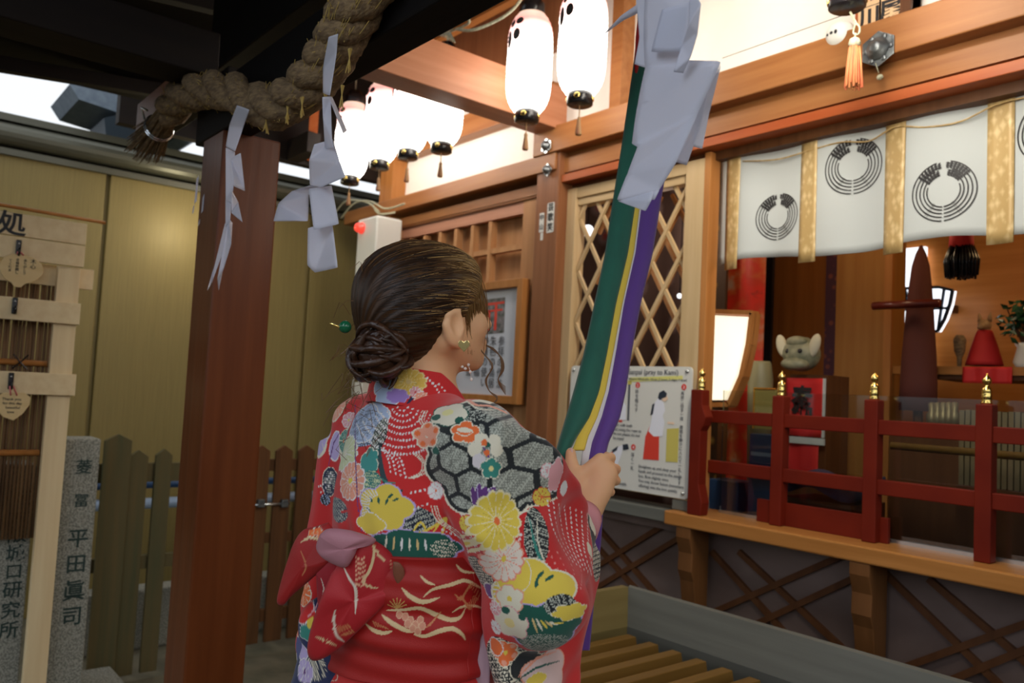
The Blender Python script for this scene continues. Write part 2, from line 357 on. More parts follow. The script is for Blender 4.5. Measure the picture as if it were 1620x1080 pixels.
def ema(px,py,rpx,shape,label,hk,lines):
    c=on(px,py,0,XC+.018); s=rpx/1290*proj(c)[2]
    t=thing('votive_plaque',tuple(c),label,'votive plaque','votive plaques on the pine rack')
    if shape=='leaf': poly=[(s*1.0*math.cos(a)*(1.0+.12*math.cos(a)),s*.80*math.sin(a)*(1-.06*math.sin(a))) for a in np.linspace(0,2*math.pi,40,endpoint=False)]; poly=[(x,z-(.012 if abs(x)<s*.2 and z<0 else 0)) for x,z in poly]
    else: poly=[(-.98*s,.55*s),(-.6*s,.85*s),(.6*s,.9*s),(.98*s,.6*s),(.95*s,.1*s),(.6*s,-.5*s),(.1*s,-.95*s),(-.5*s,-.72*s),(-.95*s,-.2*s)]
    obj('plaque',MB().prism(poly,c,(0,1,0),(0,0,1),(.006,0,0)),'tan' if 0 else MT['plaque'],t,bevel=.001)
    for ln,dy,dz,sz,ver in lines:
        obj('handwriting',text_mb(ln,(c[0]+.0068,c[1]+dy*s,c[2]+dz*s),(0,1,0),(0,0,1),sz*s,.0,vertical=ver),'ink',t)
    obj('cord',MB().tube([(c[0]+.007,c[1]-.01,c[2]+.7*s),(hk[0]+.03,hk[1]-.006,hk[2]-.02),(hk[0]+.03,hk[1]+.006,hk[2]-.02),(c[0]+.007,c[1]+.01,c[2]+.7*s)],.0028,6),MT['pinkcord'],t,True)
MT['plaque']=wood('plaque_wood',(.66,.47,.22),(.74,.56,.29),'y',.5); MT['pinkcord']=mat('pink_cord',(.75,.2,.2),.7)
ema(30,424,30,'leaf','rounded wooden plaque with vertical handwriting on the upper boards',h1,[('木心',.62,.55,.28,True),('ありがとう',.25,.5,.17,True),('合格祈願し',-.1,.5,.17,True),('てくれま',-.42,.42,.17,True)])
ema(20,642,24,'shield','shield shaped wooden plaque with horizontal handwriting on the lowest board',h3,[('Thank you',-.1,.45,.26,False),('for this day',-.05,.18,.24,False),('beautiful',.0,-.1,.24,False),('love',-.1,-.4,.24,False)])

# ------------------------------------------------------------------ big pillar and the canopy
pc=at(355,200,2.49); PXr,PYn=pc[0],pc[1]
pb_=at(285,1000,2.8)
ZB=2.215 
s_=.183
mb=MB().box((PXr-s_,PYn,0),(PXr,PYn+s_,2.16))
pil=struct('pillar',mb,'pillar',bevel=.006); pil.name='trim_2'
st=thing('paper_sticker',tuple(on(312,293,1,PYn)),'torn white paper sticker scraps on the dark face of the pillar','sticker')
for px,py,w,h in [(311,300,.020,.09),(321,322,.014,.06),(315,352,.012,.02),(306,331,.01,.03)]:
    c=on(px,py,1,PYn-.001); obj('scrap',MB().prism([(-w/2,-h/2),(w/2,-h/2+.006),(w*.6,h/2),(-w*.3,h/2-.01)],c,(1,0,0),(0,0,1),(0,-.001,0)),'shide',st)
YB=.845
# dark beam that carries the straw rope, short brown beam end beside it
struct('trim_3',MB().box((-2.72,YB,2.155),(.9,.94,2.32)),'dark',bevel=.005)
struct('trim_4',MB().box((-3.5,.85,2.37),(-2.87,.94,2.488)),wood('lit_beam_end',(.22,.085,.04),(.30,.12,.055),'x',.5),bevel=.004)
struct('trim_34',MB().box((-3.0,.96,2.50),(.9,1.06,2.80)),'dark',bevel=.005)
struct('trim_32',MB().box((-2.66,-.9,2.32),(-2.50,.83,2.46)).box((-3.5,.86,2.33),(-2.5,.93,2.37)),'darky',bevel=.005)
struct('trim_5',MB().box((PXr-.0,1.17,0),(PXr-.0,1.18,0)) if 0 else MB().box((-3.05,1.5,2.69),(-2.90,2.66,2.90)),'beam_y',bevel=.004)
# canopy roof with its eave towards the yard
def slab(name,pts,th,m): 
    mb=MB().add(pts+[(x,y,z+th) for x,y,z in pts],[(3,2,1,0),(4,5,6,7),(0,1,5,4),(1,2,6,5),(2,3,7,6),(3,0,4,7)]); return struct(name,mb,m)
def rz(x,y): return 2.64+(x+4.2)*.135+max(0,(y-.1))*.10
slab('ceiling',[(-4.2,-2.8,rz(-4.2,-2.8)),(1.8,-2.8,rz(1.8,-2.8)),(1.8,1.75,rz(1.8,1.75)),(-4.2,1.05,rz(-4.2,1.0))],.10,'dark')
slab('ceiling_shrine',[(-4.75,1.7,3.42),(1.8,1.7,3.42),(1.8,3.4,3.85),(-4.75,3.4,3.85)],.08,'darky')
rb=MB()
for x in np.arange(-4.0,1.5,.42): rb.bar((x,-2.5,rz(x,0)-.03),(x,.1,rz(x,0)-.03),.05,.06); rb.bar((x,.1,rz(x,0)-.03),(x,1.3,rz(x,1.2)-.02),.05,.06)
struct('trim_6',rb,'darky')
rb=MB()
for x in np.arange(-4.5,1.5,.30): rb.bar((x,1.75,3.38),(x,3.35,3.78),.05,.06)
for y in (2.1,2.5): rb.box((-4.7,y,3.40),(1.2,y+.05,3.44))
struct('trim_7',rb,MT['orangex'])
struct('trim_8',MB().box((-2.85,1.72,3.0),(1.6,1.76,3.46)).box((-4.75,1.05,2.735),(-4.68,3.3,3.8)).box((-4.70,2.0,2.74),(-4.4,2.08,2.86)),'darky')
struct('trim_9',MB().box((-4.66,1.55,2.80),(-4.0,1.68,2.92)).box((-4.66,1.55,3.2),(-3.4,1.62,3.42)),'darky')
rb=MB(); 
for y in (1.75,2.15): rb.bar((-4.66,y,2.80),(-3.9,y-.35,3.12),.05,.09)
struct('trim_33',rb,'beam_red')
def pyz(px,X): p=on(px[0],px[1],0,X); return (p[1],p[2])
nr_=thing('neighbour_roof',(-5.75,1.4,2.8),'blue-grey tiled corner of the neighbouring roof beyond the yard wall','roof')
obj('tiled_slope',MB().prism([pyz(p,-5.7) for p in [(110,133),(215,140),(300,150),(309,165),(250,186),(193,180),(125,157)]],(-5.7,0,0),(0,1,0),(0,0,1),(-.6,0,0)),'tile',nr_)
obj('gable',MB().prism([pyz(p,-5.66) for p in [(193,180),(250,186),(309,165),(311,222),(285,212),(248,224),(248,236),(168,217),(165,186)]],(-5.66,0,0),(0,1,0),(0,0,1),(-.6,0,0)),mat('dark_blue_gable',(.03,.05,.07),.6),nr_)
obj('ridge_tile',MB().prism([pyz(p,-5.64) for p in [(286,212),(309,186),(311,222),(300,226)]],(-5.64,0,0),(0,1,0),(0,0,1),(-.5,0,0)),'tile',nr_)
cb_=MB()
def pxz(px,Y): p=W(px[0],px[1],Y); return (p[0],p[2])
cb_.prism([pxz(p,1.45) for p in [(357,33),(379,37),(379,66),(413,80),(396,92),(379,108),(364,108),(360,90),(356,74)]],(0,1.45,0),(1,0,0),(0,0,1),(0,.05,0))
tag(obj('pale_wall_bracket',cb_,mat('cream_bracket',(.75,.72,.60),.5)),'pale cream bracket showing above the straw rope left of the dark beam','bracket')
# ------------------------------------------------------------------ straw rope and paper streamers
YR=.79
def path3(pts,Y): return [Vector(W(x,y,Y)) for x,y in pts]
def resample(P,n):
    P=[Vector(p) for p in P]; out=[]
    def cr(p0,p1,p2,p3,t): return .5*((2*p1)+(p2-p0)*t+(2*p0-5*p1+4*p2-p3)*t*t+(3*p1-3*p2+p3-p0)*t*t*t)
    m=len(P)-1
    for i in range(n):
        s=i/(n-1)*m; k=min(int(s),m-1); t=s-k
        out.append(cr(P[max(k-1,0)],P[k],P[k+1],P[min(k+2,m)],t))
    return out
rope_px=[(268,178),(290,153),(330,142),(375,148),(425,170),(468,152),(505,115),(532,72),(556,28),(585,-25),(640,-110),(720,-230)]
ctr=resample(path3(rope_px,YR)+[Vector((-.70,YR,2.27)),Vector((-.35,YR,2.20)),Vector((.05,YR,2.24)),Vector((.5,YR,2.30))],210); NC=210
rp=thing('straw_rope',tuple(ctr[75]),'thick twisted rice straw rope tied along the dark beam','rope')
for k in range(3):
    pts=[];rad=[]
    for i,p in enumerate(ctr):
        t=(ctr[min(i+1,NC-1)]-ctr[max(i-1,0)]).normalized(); a=Vector((0,1,0)); b=t.cross(a).normalized()
        ang=i/NC*2*math.pi*6.5+k*2.094; pts.append(p+(a*math.cos(ang)+b*math.sin(ang))*.026); rad.append(.0315+.002*math.sin(i*1.1+k)+.0012*math.sin(i*2.7))
    obj('strand',MB().tube(pts,rad,12),'straw',rp,True)
fz=MB(); random.seed(5)
for i in range(560):
    j=random.randrange(2,NC-2); p=ctr[j]; t=(ctr[j+1]-ctr[j-1]).normalized()
    d=Vector((random.uniform(-1,1),random.uniform(-1,.2),random.uniform(-1.3,.7))).normalized()
    q=p+d*.050; fz.tube([q-t*.01,q+d*.006+t*random.uniform(.0,.02),q+d*random.uniform(.008,.02)+t*random.uniform(.01,.045)],.0009,3)
obj('stray_straw',fz,'strawtip',rp)['kind']='stuff'
for px,py in [(394,172),(421,192),(455,176),(478,167),(515,160),(541,150),(553,92)]:
    c=Vector(W(px,py,YR-.03)); f=MB()
    for i in range(14):
        d=Vector((random.uniform(-.3,.3),random.uniform(-.2,.2),-1)).normalized(); f.tube([c-d*.02,c+d*random.uniform(.01,.035)],.0012,3)
    obj('trimmed_tip',f,'strawtip',rp)
ts=MB(); e0=Vector(W(276,165,YR)); e1=Vector(W(232,232,YR)); ax=(e1-e0); 
for i in range(330):
    a=random.uniform(0,6.28); r=math.sqrt(random.random())*.04; u=Vector((0,1,0)); w=ax.normalized().cross(u)
    o0=(u*math.cos(a)+w*math.sin(a))*r; q=e0+ax*random.uniform(.0,.15)+o0*.8
    ts.tube([q,e0+ax*.5+o0*1.0,e0+ax*random.uniform(.9,1.12)+o0*random.uniform(1.4,2.0)],[.0022,.0022,.001],4)
obj('frayed_end',ts,'straw',rp)
wr=MB()
for f_ in (.52,.56):
    cc=e0+ax*f_; u=Vector((0,1,0)); w=ax.normalized().cross(u); wr.tube([cc+(u*math.cos(a)+w*math.sin(a))*.047 for a in np.linspace(0,6.28,20)],.003,5)
wr.tube([e0+ax*.52+Vector((-.02,-.045,.02)),e0+ax*.45+Vector((-.03,-.06,.05)),e0+ax*.40+Vector((-.01,-.05,.03))],.004,6)
obj('wire_tie',wr,'glassrim',rp)

def streamer(name,label,quads,Y,dep,strap=None):
    P0=W(quads[0][0][0],quads[0][0][1],Y); t=thing(name,tuple(P0),label,'paper streamer','zigzag paper streamers on the straw rope')
    for i,q in enumerate(quads):
        d=dep[i] if i<len(dep) else 0
        P=[Vector(W(x,y,Y+d[0] if isinstance(d,tuple) else Y+d)) for x,y in q]
        if isinstance(d,tuple):
            n=len(P)
            P=[Vector(W(q[k][0],q[k][1],Y+d[k%len(d)])) for k in range(n)]
        c=sum(P,Vector())/len(P); n=len(P); mb=MB()
        # fan with a gentle curl so the paper is not dead flat
        from mathutils.geometry import tessellate_polygon
        tri=tessellate_polygon([P]); mb.add(P,[tuple(q_) for q_ in tri]); o_=obj('paper_fold',mb,'shide',t,True,solid=.0007)
        o_.modifiers.clear(); s2=o_.modifiers.new('s','SUBSURF'); s2.subdivision_type='SIMPLE'; s2.levels=s2.render_levels=3; dsp=o_.modifiers.new('m','SMOOTH'); dsp.factor=.5; dsp.iterations=1; sd=o_.modifiers.new('t','SOLIDIFY'); sd.thickness=.0007
    return t
streamer('paper_streamer','narrow white zigzag streamer hanging in front of the big pillar',
 [[(375,166),(395,173),(384,205),(372,240),(357,232),(363,198)],[(357,232),(372,240),(370,292),(366,322),(357,318)],[(364,250),(381,241),(388,303),(370,295)],
  [(366,300),(377,320),(384,352),(366,337)],[(357,316),(366,322),(364,352),(357,360)],[(362,345),(368,352),(366,385),(352,430),(346,460),(344,440)],[(356,352),(362,358),(352,400),(333,452),(328,460),(338,425)]],YR-.06,
 [(0,0,.02),(.0,.02,.03),(-.02,-.01,.02),(.0,.03,-.02),0,(0,.03,-.01),(.02,0,.02)])
streamer('paper_streamer','large white zigzag streamer in front of the lantern row',
 [[(520,58),(535,53),(533,83),(522,152),(511,148),(511,107)],[(510,153),(523,152),(525,220),(528,234),(514,236),(511,190)],[(519,152),(525,153),(549,207),(543,212)],
  [(497,228),(527,220),(538,255),(547,280),(507,297),(490,293),(489,253)],[(490,293),(507,297),(489,308),(488,350),(460,349),(432,350),(440,322),(462,302)],[(488,298),(525,293),(537,355),(496,364)],[(487,360),(526,351),(535,424),(498,432),(486,420)]],YR-.05,
 [(0,.01,.02),(0,.02,.0),(0,.02,.04),(.0,.03,.01,-.02,.0,.02),(0,.02,.05,.08),(-.01,.03,.01,-.02),(0,.02,-.02,.01)])
streamer('paper_streamer','broad pale lilac zigzag streamer hanging close beside the bell rope',
 [[(1020,107),(1018,60),(1020,-10),(1095,-14),(1099,20),(1090,96),(1143,97),(1106,178),(1070,258),(1044,300),(1036,316),(990,318),(976,316),(992,275),(1008,233),(999,228),(1008,165)],
  [(1047,14),(1094,2),(1083,82),(1029,83)],[(1090,2),(1101,-8),(1109,6),(1104,52),(1092,92),(1081,116),(1065,114),(1078,72),(1090,36)],
  [(1142,99),(1122,180),(1111,236),(1096,232),(1100,180)],[(1120,150),(1108,200),(1086,262),(1066,256),(1090,190)],
  [(976,318),(1034,302),(1030,318),(1021,334)],[(1006,-10),(1022,-12),(1022,108),(1004,102),(1012,60)]],YR-.05,
 [(0,.005),(-.012,-.02,-.015,-.012),(-.02,-.02,-.03,-.02,-.015,-.01),(.012,.03,.03,.02,.02),(.01,.02,.02,.015,.01),(.0,-.006,-.01,-.008),(.006,)])
tp_=[Vector(W(1030,-8,YR-.05)),Vector(W(1066,-8,YR-.05))]; up_=[Vector((p_.x-.01,YR-.02,2.21)) for p_ in tp_]
for o_ in list(bpy.data.objects):
    if o_.name.startswith('paper_streamer') and 'lilac' in o_.get('label',''): obj('paper_strap',MB().grid([[tp_[0],tp_[1]],[(tp_[0]+up_[0])/2+Vector((0,-.02,0)),(tp_[1]+up_[1])/2+Vector((0,-.02,0))],up_]),'shide',o_,True,solid=.0008)
gs=MB().tube([W(958,52,YR),W(985,28,YR-.01),W(1012,12,YR-.02),W(1022,-10,YR-.02)],[.0008,.004,.006,.006],6)
tag(obj('wire_twist',gs,'shide',smooth=True),'thin curled paper wisp beside the broad lilac streamer','wisp')

# ------------------------------------------------------------------ shrine front
WY=2.68
X0=-4.62; XE=1.2
XP0=W(840,480,2.61)[0]; XP1=W(875,480,2.61)[0]
struct('trim_10',MB().box((XP0,2.61,0),(XP1,2.80,2.70)),'post',bevel=.004)
# left bay: lower beam, wall, grid window
zb0,zb1=2.49,2.578
struct('trim_11',MB().box((-5.05,2.60,zb0),(XP1-.02,2.76,zb1)),'beam',bevel=.004)
struct('trim_12',MB().box((-4.66,2.64,0),(-4.50,2.80,3.4)),'orange',bevel=.004)
struct('trim_13',MB().box((-4.62,2.655,2.405),(XP0,2.72,2.455)).box((-4.5,2.66,2.395),(XP0-.0,2.70,2.41)),'beam')
xg0,xg1=W(640,380,WY)[0],W(828,380,WY)[0]
zt_,zh=W(828,350,WY)[2],2.40
gm=MB().box((-4.5,2.675,W(828,338,WY)[2]),(XP0,2.71,2.405)); struct('wall_shrine_left',MB().box((-4.6,2.74,0),(XP0,2.80,2.50)),'tan')
obj('top_board',gm,'salmon',kind='structure').name='trim_14'
struct('trim_15',MB().box((xg1,2.67,0),(XP0,2.72,2.40)).box((-4.5,2.67,0),(-4.40,2.72,2.40)),'tan')
lw=MB(); ztop=W(828,340,WY)[2]
xs=[W(px,370,WY)[0] for px in (810,776,748,722,697,673,651,632,615)]
for x in xs[1:]: lw.box((x-.014,2.675,1.1),(x+.014,2.715,ztop))
zr=W(805,393,WY)[2]; dz=ztop-zr
z=zr
while z>1.1: lw.box((-4.4,2.678,z-.014),(xg1,2.712,z+.014)); z-=dz*1.1
gw=struct('window_1',lw,'tan')
struct('wall_shrine_lower_left',MB().box((-4.6,2.70,0),(XP0,2.74,1.1)),'dbrown')
# right bay: stacked beams above the lattice and the curtain
X1=XP0-.02
struct('trim_16',MB().box((X1,2.59,2.575),(XE,2.80,2.705)),'beam',bevel=.005)
struct('trim_17',MB().box((XP1,2.66,2.50),(XE,2.80,2.575)).box((XP1,2.64,2.475),(XE,2.80,2.545)),'beam')
struct('trim_18',MB().box((XP1,2.625,2.425),(XE,2.80,2.462)),'beam_red',bevel=.003)
struct('trim_19',MB().box((XP1,2.70,2.39),(XE,2.80,2.43)),'dbrown')
# white plaster over the beams, with a post and rails
struct('wall_upper',MB().box((-4.55,2.74,2.575),(XE,2.80,3.72)),'plaster')
struct('trim_35',MB().box((-4.5,2.69,3.17),(-2.93,2.74,3.7)),'post')
struct('trim_20',MB().box((-4.55,2.66,W(740,205,2.66)[2]-.03),(-3.02,2.76,W(740,185,2.66)[2]+.02)),'beam',bevel=.003)
struct('trim_21',MB().box((W(968,60,2.66)[0]-.0,2.66,2.705),(W(985,60,2.66)[0]+.0,2.76,3.7)),'beam')
# pewter fittings
def fitting(px,py,Y,n,r,label,rot=0):
    c=W(px,py,Y); t=thing('metal_fitting',tuple(c),label,'metal fitting','nail covers on the shrine beams')
    poly=[(r*math.cos(rot+2*math.pi*k/n),r*math.sin(rot+2*math.pi*k/n)) for k in range(n)]
    obj('plate',MB().prism(poly,c,(1,0,0),(0,0,1),(0,-.006,0)),'iron' if n==6 and r>.05 else 'glassrim',t,bevel=.002)
    obj('boss',MB().lathe([(r*.62,0),(r*.6,.006),(r*.42,.010),(r*.36,.02),(r*.2,.026),(.001,.028)],(c[0],c[1]-.006,c[2]),18,(0,-1,0)),'iron',t,True)
    for k in range(6):
        a=k*math.pi/3; obj('petal',MB().ball((c[0]+r*.68*math.cos(a),c[1]-.007,c[2]+r*.68*math.sin(a)),r*.16,8,(1,.4,1)),'iron',t,True)
fitting(1390,78,2.588,6,.062,'large hexagonal pewter nail cover beside the hanging tassel',math.pi/6)
fitting(865,231,2.588,6,.040,'hexagonal nail cover at the end of the upper beam',math.pi/6)
fitting(867,269,2.598,4,.036,'diamond nail cover at the corner of the lower beam',0)
# lattice window and its frame
FX0=W(893,500,2.68)[0]; FX1=W(1113,520,2.66)[0]
LX0=W(908,480,2.69)[0]; LX1=W(1082,480,2.69)[0]
LZ1=W(1085,285,2.69)[2]
print('lattice',FX0,FX1,LX0,LX1,LZ1)
struct('trim_22',MB().box((XP1,2.67,.93),(LX0,2.74,2.40)).box((LX1,2.67,.93),(FX1-.03,2.74,2.40)),'pale',bevel=.003)
struct('trim_23',MB().box((LX0,2.675,LZ1+.02),(LX1,2.74,2.40)).box((LX0,2.685,LZ1-.015),(LX1,2.74,LZ1+.02)).box((LX0,2.675,1.00),(LX1,2.74,1.06)),'palex',bevel=.003)
struct('trim_24',MB().box((FX1-.03,2.668,.95),(FX1+.0,2.735,2.42)),'orange',bevel=.003)
lat=MB(); hx=.0775; hz=.125; wx=LX1-LX0
def clip(p,q):
    (x0,z0),(x1,z1)=p,q; t0,t1=0,1
    for a,b,lo,hi in ((x0,x1,LX0,LX1),(z0,z1,1.04,LZ1)):
        d=b-a
        if abs(d)<1e-9: continue
        ta,tb=(lo-a)/d,(hi-a)/d
        if ta>tb: ta,tb=tb,ta
        t0=max(t0,ta); t1=min(t1,tb)
    return None if t0>=t1 else ((x0+(x1-x0)*t0,z0+(z1-z0)*t0),(x0+(x1-x0)*t1,z0+(z1-z0)*t1))
nn_=12
for layer,(yy,sg) in enumerate(((2.700,1),(2.706,-1))):
    for k in range(-22,34):
        x=LX0+k*2*hx*.5*1.0
        if k%2: continue
        p=(x,1.0); q=(x+sg*hx*nn_*1.0,1.0+hz*nn_)
        c_=clip(p,q)
        if c_: lat.bar((c_[0][0],yy,c_[0][1]),(c_[1][0],yy,c_[1][1]),.016,.014,(0,1,0))
struct('window_2',lat,'pale')
lat2=MB()
for layer,(yy,sg) in enumerate(((2.84,1),(2.846,-1))):
    for k in range(-22,34):
        if k%2: continue
        x=LX0+.03+k*hx; c_=clip((x,1.0),(x+sg*hx*nn_,1.0+hz*nn_))
        if c_: lat2.bar((c_[0][0],yy,c_[0][1]),(c_[1][0],yy,c_[1][1]),.016,.014,(0,1,0))
struct('window_3',lat2,MT['tan'])
# lower wall with crossing battens
struct('wall_shrine_lower',MB().box((XP1,2.78,0),(XE,2.84,.89)),'lower')
struct('trim_25',MB().box((XP1,2.64,.905),(FX1-.127,2.78,.955)).box((FX1-.127,2.66,.96),(FX1-.03,2.78,1.0)),'box',bevel=.003)
struct('trim_26',MB().box((XP1,2.72,.86),(FX1-.03,2.79,.905)),'lower')
bt=MB()
def batten(a,b,Y=2.775,w=.022):
    Y=Y-(.004 if a[1]>b[1] else 0)
    p=W(a[0],a[1],Y); q=W(b[0],b[1],Y); bt.bar((p[0],Y,p[2]),(q[0],Y,q[2]),w,.024,(0,1,0))
for a,b in [((948,835),(1100,1010)),((905,820),(1075,1005)),((930,905),(1060,825)),((935,935),(1085,845)),
            ((1127,872),(1278,1040)),((1170,872),(1355,1045)),((1120,972),(1330,880)),((1190,990),(1350,915)),
            ((1400,905),(1600,1100)),((1470,915),(1640,1060)),((1430,1055),(1640,980)),((1480,1085),(1640,1020))]: batten(a,b)
struct('trim_27',bt,'dbrown')
# counter
CZ=.958
ct=MB().box((FX1-.125,2.61,CZ-.055),(XE,2.86,CZ)); tag(obj('counter_ledge',ct,'orangex',bevel=.006),'long polished timber counter ledge under the red railing','counter')
CF=2.61
def bracket(x,label):
    t=[(0,0),(.0,-.04),(.02,-.10),(.018,-.17),(.035,-.21),(.05,-.30),(.048,-.34),(.07,-.37),(.10,-.40),(.125,-.42),(.125,0)]
    mb=MB().prism([(a,b) for a,b in t],(x-.035,CF+.004,CZ-.055),(0,1,0),(0,0,1),(.07,0,0)); o=obj('bracket',mb,'bracket',bevel=.004,origin=(x,2.72,CZ-.3)); tag(o,label,'bracket','carved brackets under the counter')
    o.name='carved_bracket'
bx=W(1085,850,2.66)[0]+.02
bracket(bx,'carved bracket under the left end of the counter'); bracket(W(1370,900,2.66)[0],'carved bracket in the middle below the counter')
# railing
RY=2.73
rl=thing('railing',(-1.5,RY,CZ),'vermilion railing with gold finials standing on the counter','railing')
posts=[(1236,1.437),(1383,1.437),(1561,1.437)]
px0=W(1110,640,RY)[0]
pxs=[W(p,640,RY)[0] for p,_ in posts]; stp=pxs[1]-pxs[0]
print('posts',px0,pxs)
def finial(x,z,RY=RY): 
    f=obj('finial',MB().lathe([(.0165,0),(.0165,.006),(.014,.010),(.0155,.016),(.0155,.030),(.014,.034),(.0155,.038),(.013,.050),(.007,.055),(.006,.060),(.012,.066),(.0135,.073),(.011,.080),(.004,.088),(.001,.096)],(x,RY,z),20),'gold',rl,True)
for x in pxs+[pxs[2]+stp,pxs[2]+2*stp,pxs[2]+3*stp]:
    obj('post',MB().box((x-.024,RY-.024,CZ),(x+.024,RY+.024,1.437)),'verm',rl,bevel=.004); finial(x,1.437)
poly=[(-.030,0),(.034,0),(.040,.05),(.030,.09),(.022,.12),(.022,.33),(.034,.35),(.046,.385),(.034,.41),(.026,.43),(.024,.49),(-.030,.49)]
px0=W(1108,640,2.64)[0]; obj('end_post',MB().prism(poly,(px0,2.616,CZ),(1,0,0),(0,0,1),(0,.05,0)),'verm',rl,bevel=.004); finial(px0+.004,1.44,2.64)
for z in (1.345,1.145): obj('rail',MB().box((FX1+.001,RY-.014,z-.025),(XE,RY+.014,z+.025)),'verm',rl,bevel=.003)
pp=MB(); 
for a,b in zip([pxs[0]],[pxs[1]]): pp.box((a-.10,RY+.012,CZ+.0),(b+.05,RY+.03,CZ+.085))
obj('kick_board',pp,'verm',rl,bevel=.002)
gp=MB().box((FX1+.01,RY+.062,CZ+.01),(XE,RY+.067,1.452)); tag(obj('glass_screen',gp,'glass'),'clear glass screen standing just behind the red railing','screen')
tag(obj('channel',MB().box((FX1+.01,RY+.056,CZ),(XE,RY+.074,CZ+.012)),'glassrim'),'thin metal channel holding the foot of the glass screen','channel')
# ------------------------------------------------------------------ white curtain with crests
NY=2.745
xa=W(1140,300,NY)[0]; 
def nz(px,py): return W(px,py,NY)[2]
zbot=nz(1290,402); ztopn=2.42
print('noren',zbot,nz(1560,345),nz(1180,410))
nr=thing('shrine_curtain',(-1.2,NY,ztopn),'white shrine curtain with black round crests and gold brocade bands','curtain')
def ny(x,z): return NY+.010*math.sin(x*17)+.006*math.sin(x*31+1)*(ztopn-z)/.45
P=[]
xs_=np.linspace(xa,XE,150); zs_=np.linspace(ztopn,zbot,16)
cl=MB().grid([[(x,ny(x,z),z+(.012*math.sin((x-xa)*9) if z<zbot+.05 else 0)) for z in zs_] for x in xs_])
obj('cloth',cl,'noren',nr,True,solid=.002)
def crest(px,py,rpx,idx):
    c=W(px,py,NY); r=rpx/FPX*proj(c)[2]*1.12; mb=MB(); yy=lambda x,z: ny(x,z)-.0035
    def arc(r0,w,a0,a1,n=30):
        pts=[]; b=len(mb.v)
        for i in range(n+1):
            a=a0+(a1-a0)*i/n
            for rr in (r0-w/2,r0+w/2):
                x=c[0]+rr*math.cos(a); z=c[2]+rr*math.sin(a); mb.v.append((x,yy(x,z),z))
        for i in range(n): mb.f.append((b+2*i,b+2*i+1,b+2*i+3,b+2*i+2))
    def leaf(x,z,l,w,a):
        b=len(mb.v); 
        for u,v in ((-l/2,0),(0,w/2),(l/2,0),(0,-w/2)):
            X=x+u*math.cos(a)-v*math.sin(a); Z=z+u*math.sin(a)+v*math.cos(a); mb.v.append((X,yy(X,Z),Z))
        mb.f.append((b,b+1,b+2,b+3))
    h=math.pi/2
    for s in (1,-1):
        for k,rf in enumerate((.985,.86,.74,.62,.52)):
            top=(.22,.9,.35,.95,1.2)[k]   # where the stalk line ends near the crown
            a0=-h+s*.04; a1=-h+s*(math.pi-top)
            arc(r*rf,r*.042,a0,a1)
        for rf,n,st in ((.86,7,.15),(.62,5,.28)):
            for i in range(n):
                a=-h+s*(math.pi-st-i*.13*(1 if rf>.7 else 1.25))
                for d in (-.065,.0,.065):
                    leaf(c[0]+r*(rf+d)*math.cos(a),c[2]+r*(rf+d)*math.sin(a),r*.15,r*.085,a+s*1.1+d*4)
        a=-h+s*.62
        b=len(mb.v)
    for s in (1,-1):
        a=-h+s*.62
        for dd in (-.04,.04):
            for rr in np.linspace(.5,.97,8): leaf(c[0]+r*rr*math.cos(a+dd),c[2]+r*rr*math.sin(a+dd),r*.07,r*.02,a)
    o=obj('crest',mb,'ink',nr)
for i,(px,py,rp_) in enumerate([(1229,342,33),(1350,263,40),(1494,303,43),(1672,205,50)]): crest(px,py,rp_,i)
for px,w in [(1163,.066),(1281,.068),(1416,.074),(1582,.080),(1790,.085)]:
    x=W(px,300,NY)[0]; bm_=MB().grid([[(xx,ny(xx,z)-.006,z) for z in np.linspace(ztopn,zbot-.028,12)] for xx in np.linspace(x-w/2,x+w/2,5)])
    obj('brocade_band',bm_,'band',nr,True,solid=.003)
cdp=[W(px,py,NY-.012) for px,py in [(1175,255),(1230,252),(1280,238),(1330,225),(1375,223),(1416,201),(1465,201),(1520,192),(1582,163),(1650,150)]]
obj('hanging_cord',MB().tube(resample(cdp,60),.0028,6),'band',nr,True)

# ------------------------------------------------------------------ instruction sign in front of the lattice
SY=2.655
a=W(904,577,SY); b=W(1096,580,SY); cD=W(1085,790,SY); 
sx0,sx1,sz1,sz0=a[0],b[0],W(1096,580,SY)[2],cD[2]
print('sign',sx0,sx1,sz0,sz1)
sg=thing('instruction_sign',(sx0,SY,sz0),'white prayer instruction board with drawn shrine maidens below the lattice','sign')
def rrect(x0,z0,x1,z1,r,n=5):
    out=[]
    for cx_,cz_,a0 in ((x1-r,z1-r,0),(x0+r,z1-r,90),(x0+r,z0+r,180),(x1-r,z0+r,270)):
        for i in range(n+1):
            t=math.radians(a0+90*i/n); out.append((cx_+r*math.cos(t),cz_+r*math.sin(t)))
    return out
obj('board',MB().prism(rrect(sx0,sz0,sx1,sz1,.02),(0,SY,0),(1,0,0),(0,0,1),(0,.006,0)),'signb',sg)
for x,z in ((sx0+.02,sz1-.02),(sx1-.025,sz1-.018),(sx1-.025,sz0+.022)): obj('clip',MB().lathe([(.009,0),(.009,.004),(.004,.008)],(x,SY-.001,z),12,(0,-1,0)),'glassrim',sg,True)
FY=SY-.0015
def sp(px,py): p=W(px,py,FY); return (p[0],p[2])
def flat(name,px,m,dy=0): obj(name,MB().prism([sp(*p) for p in px],(0,FY-dy,0),(1,0,0),(0,0,1),(0,.0008,0)),m,sg)
SW=mat('printed_white',(.80,.82,.92),.5); SR=mat('printed_red',(.70,.05,.03),.5); SYL=mat('printed_ochre',(.60,.52,.12),.5); SB=mat('printed_black',(.02,.03,.05),.5); SS=mat('printed_skin',(.85,.62,.45),.5); SHL=mat('printed_yellow',(.72,.70,.22),.5)
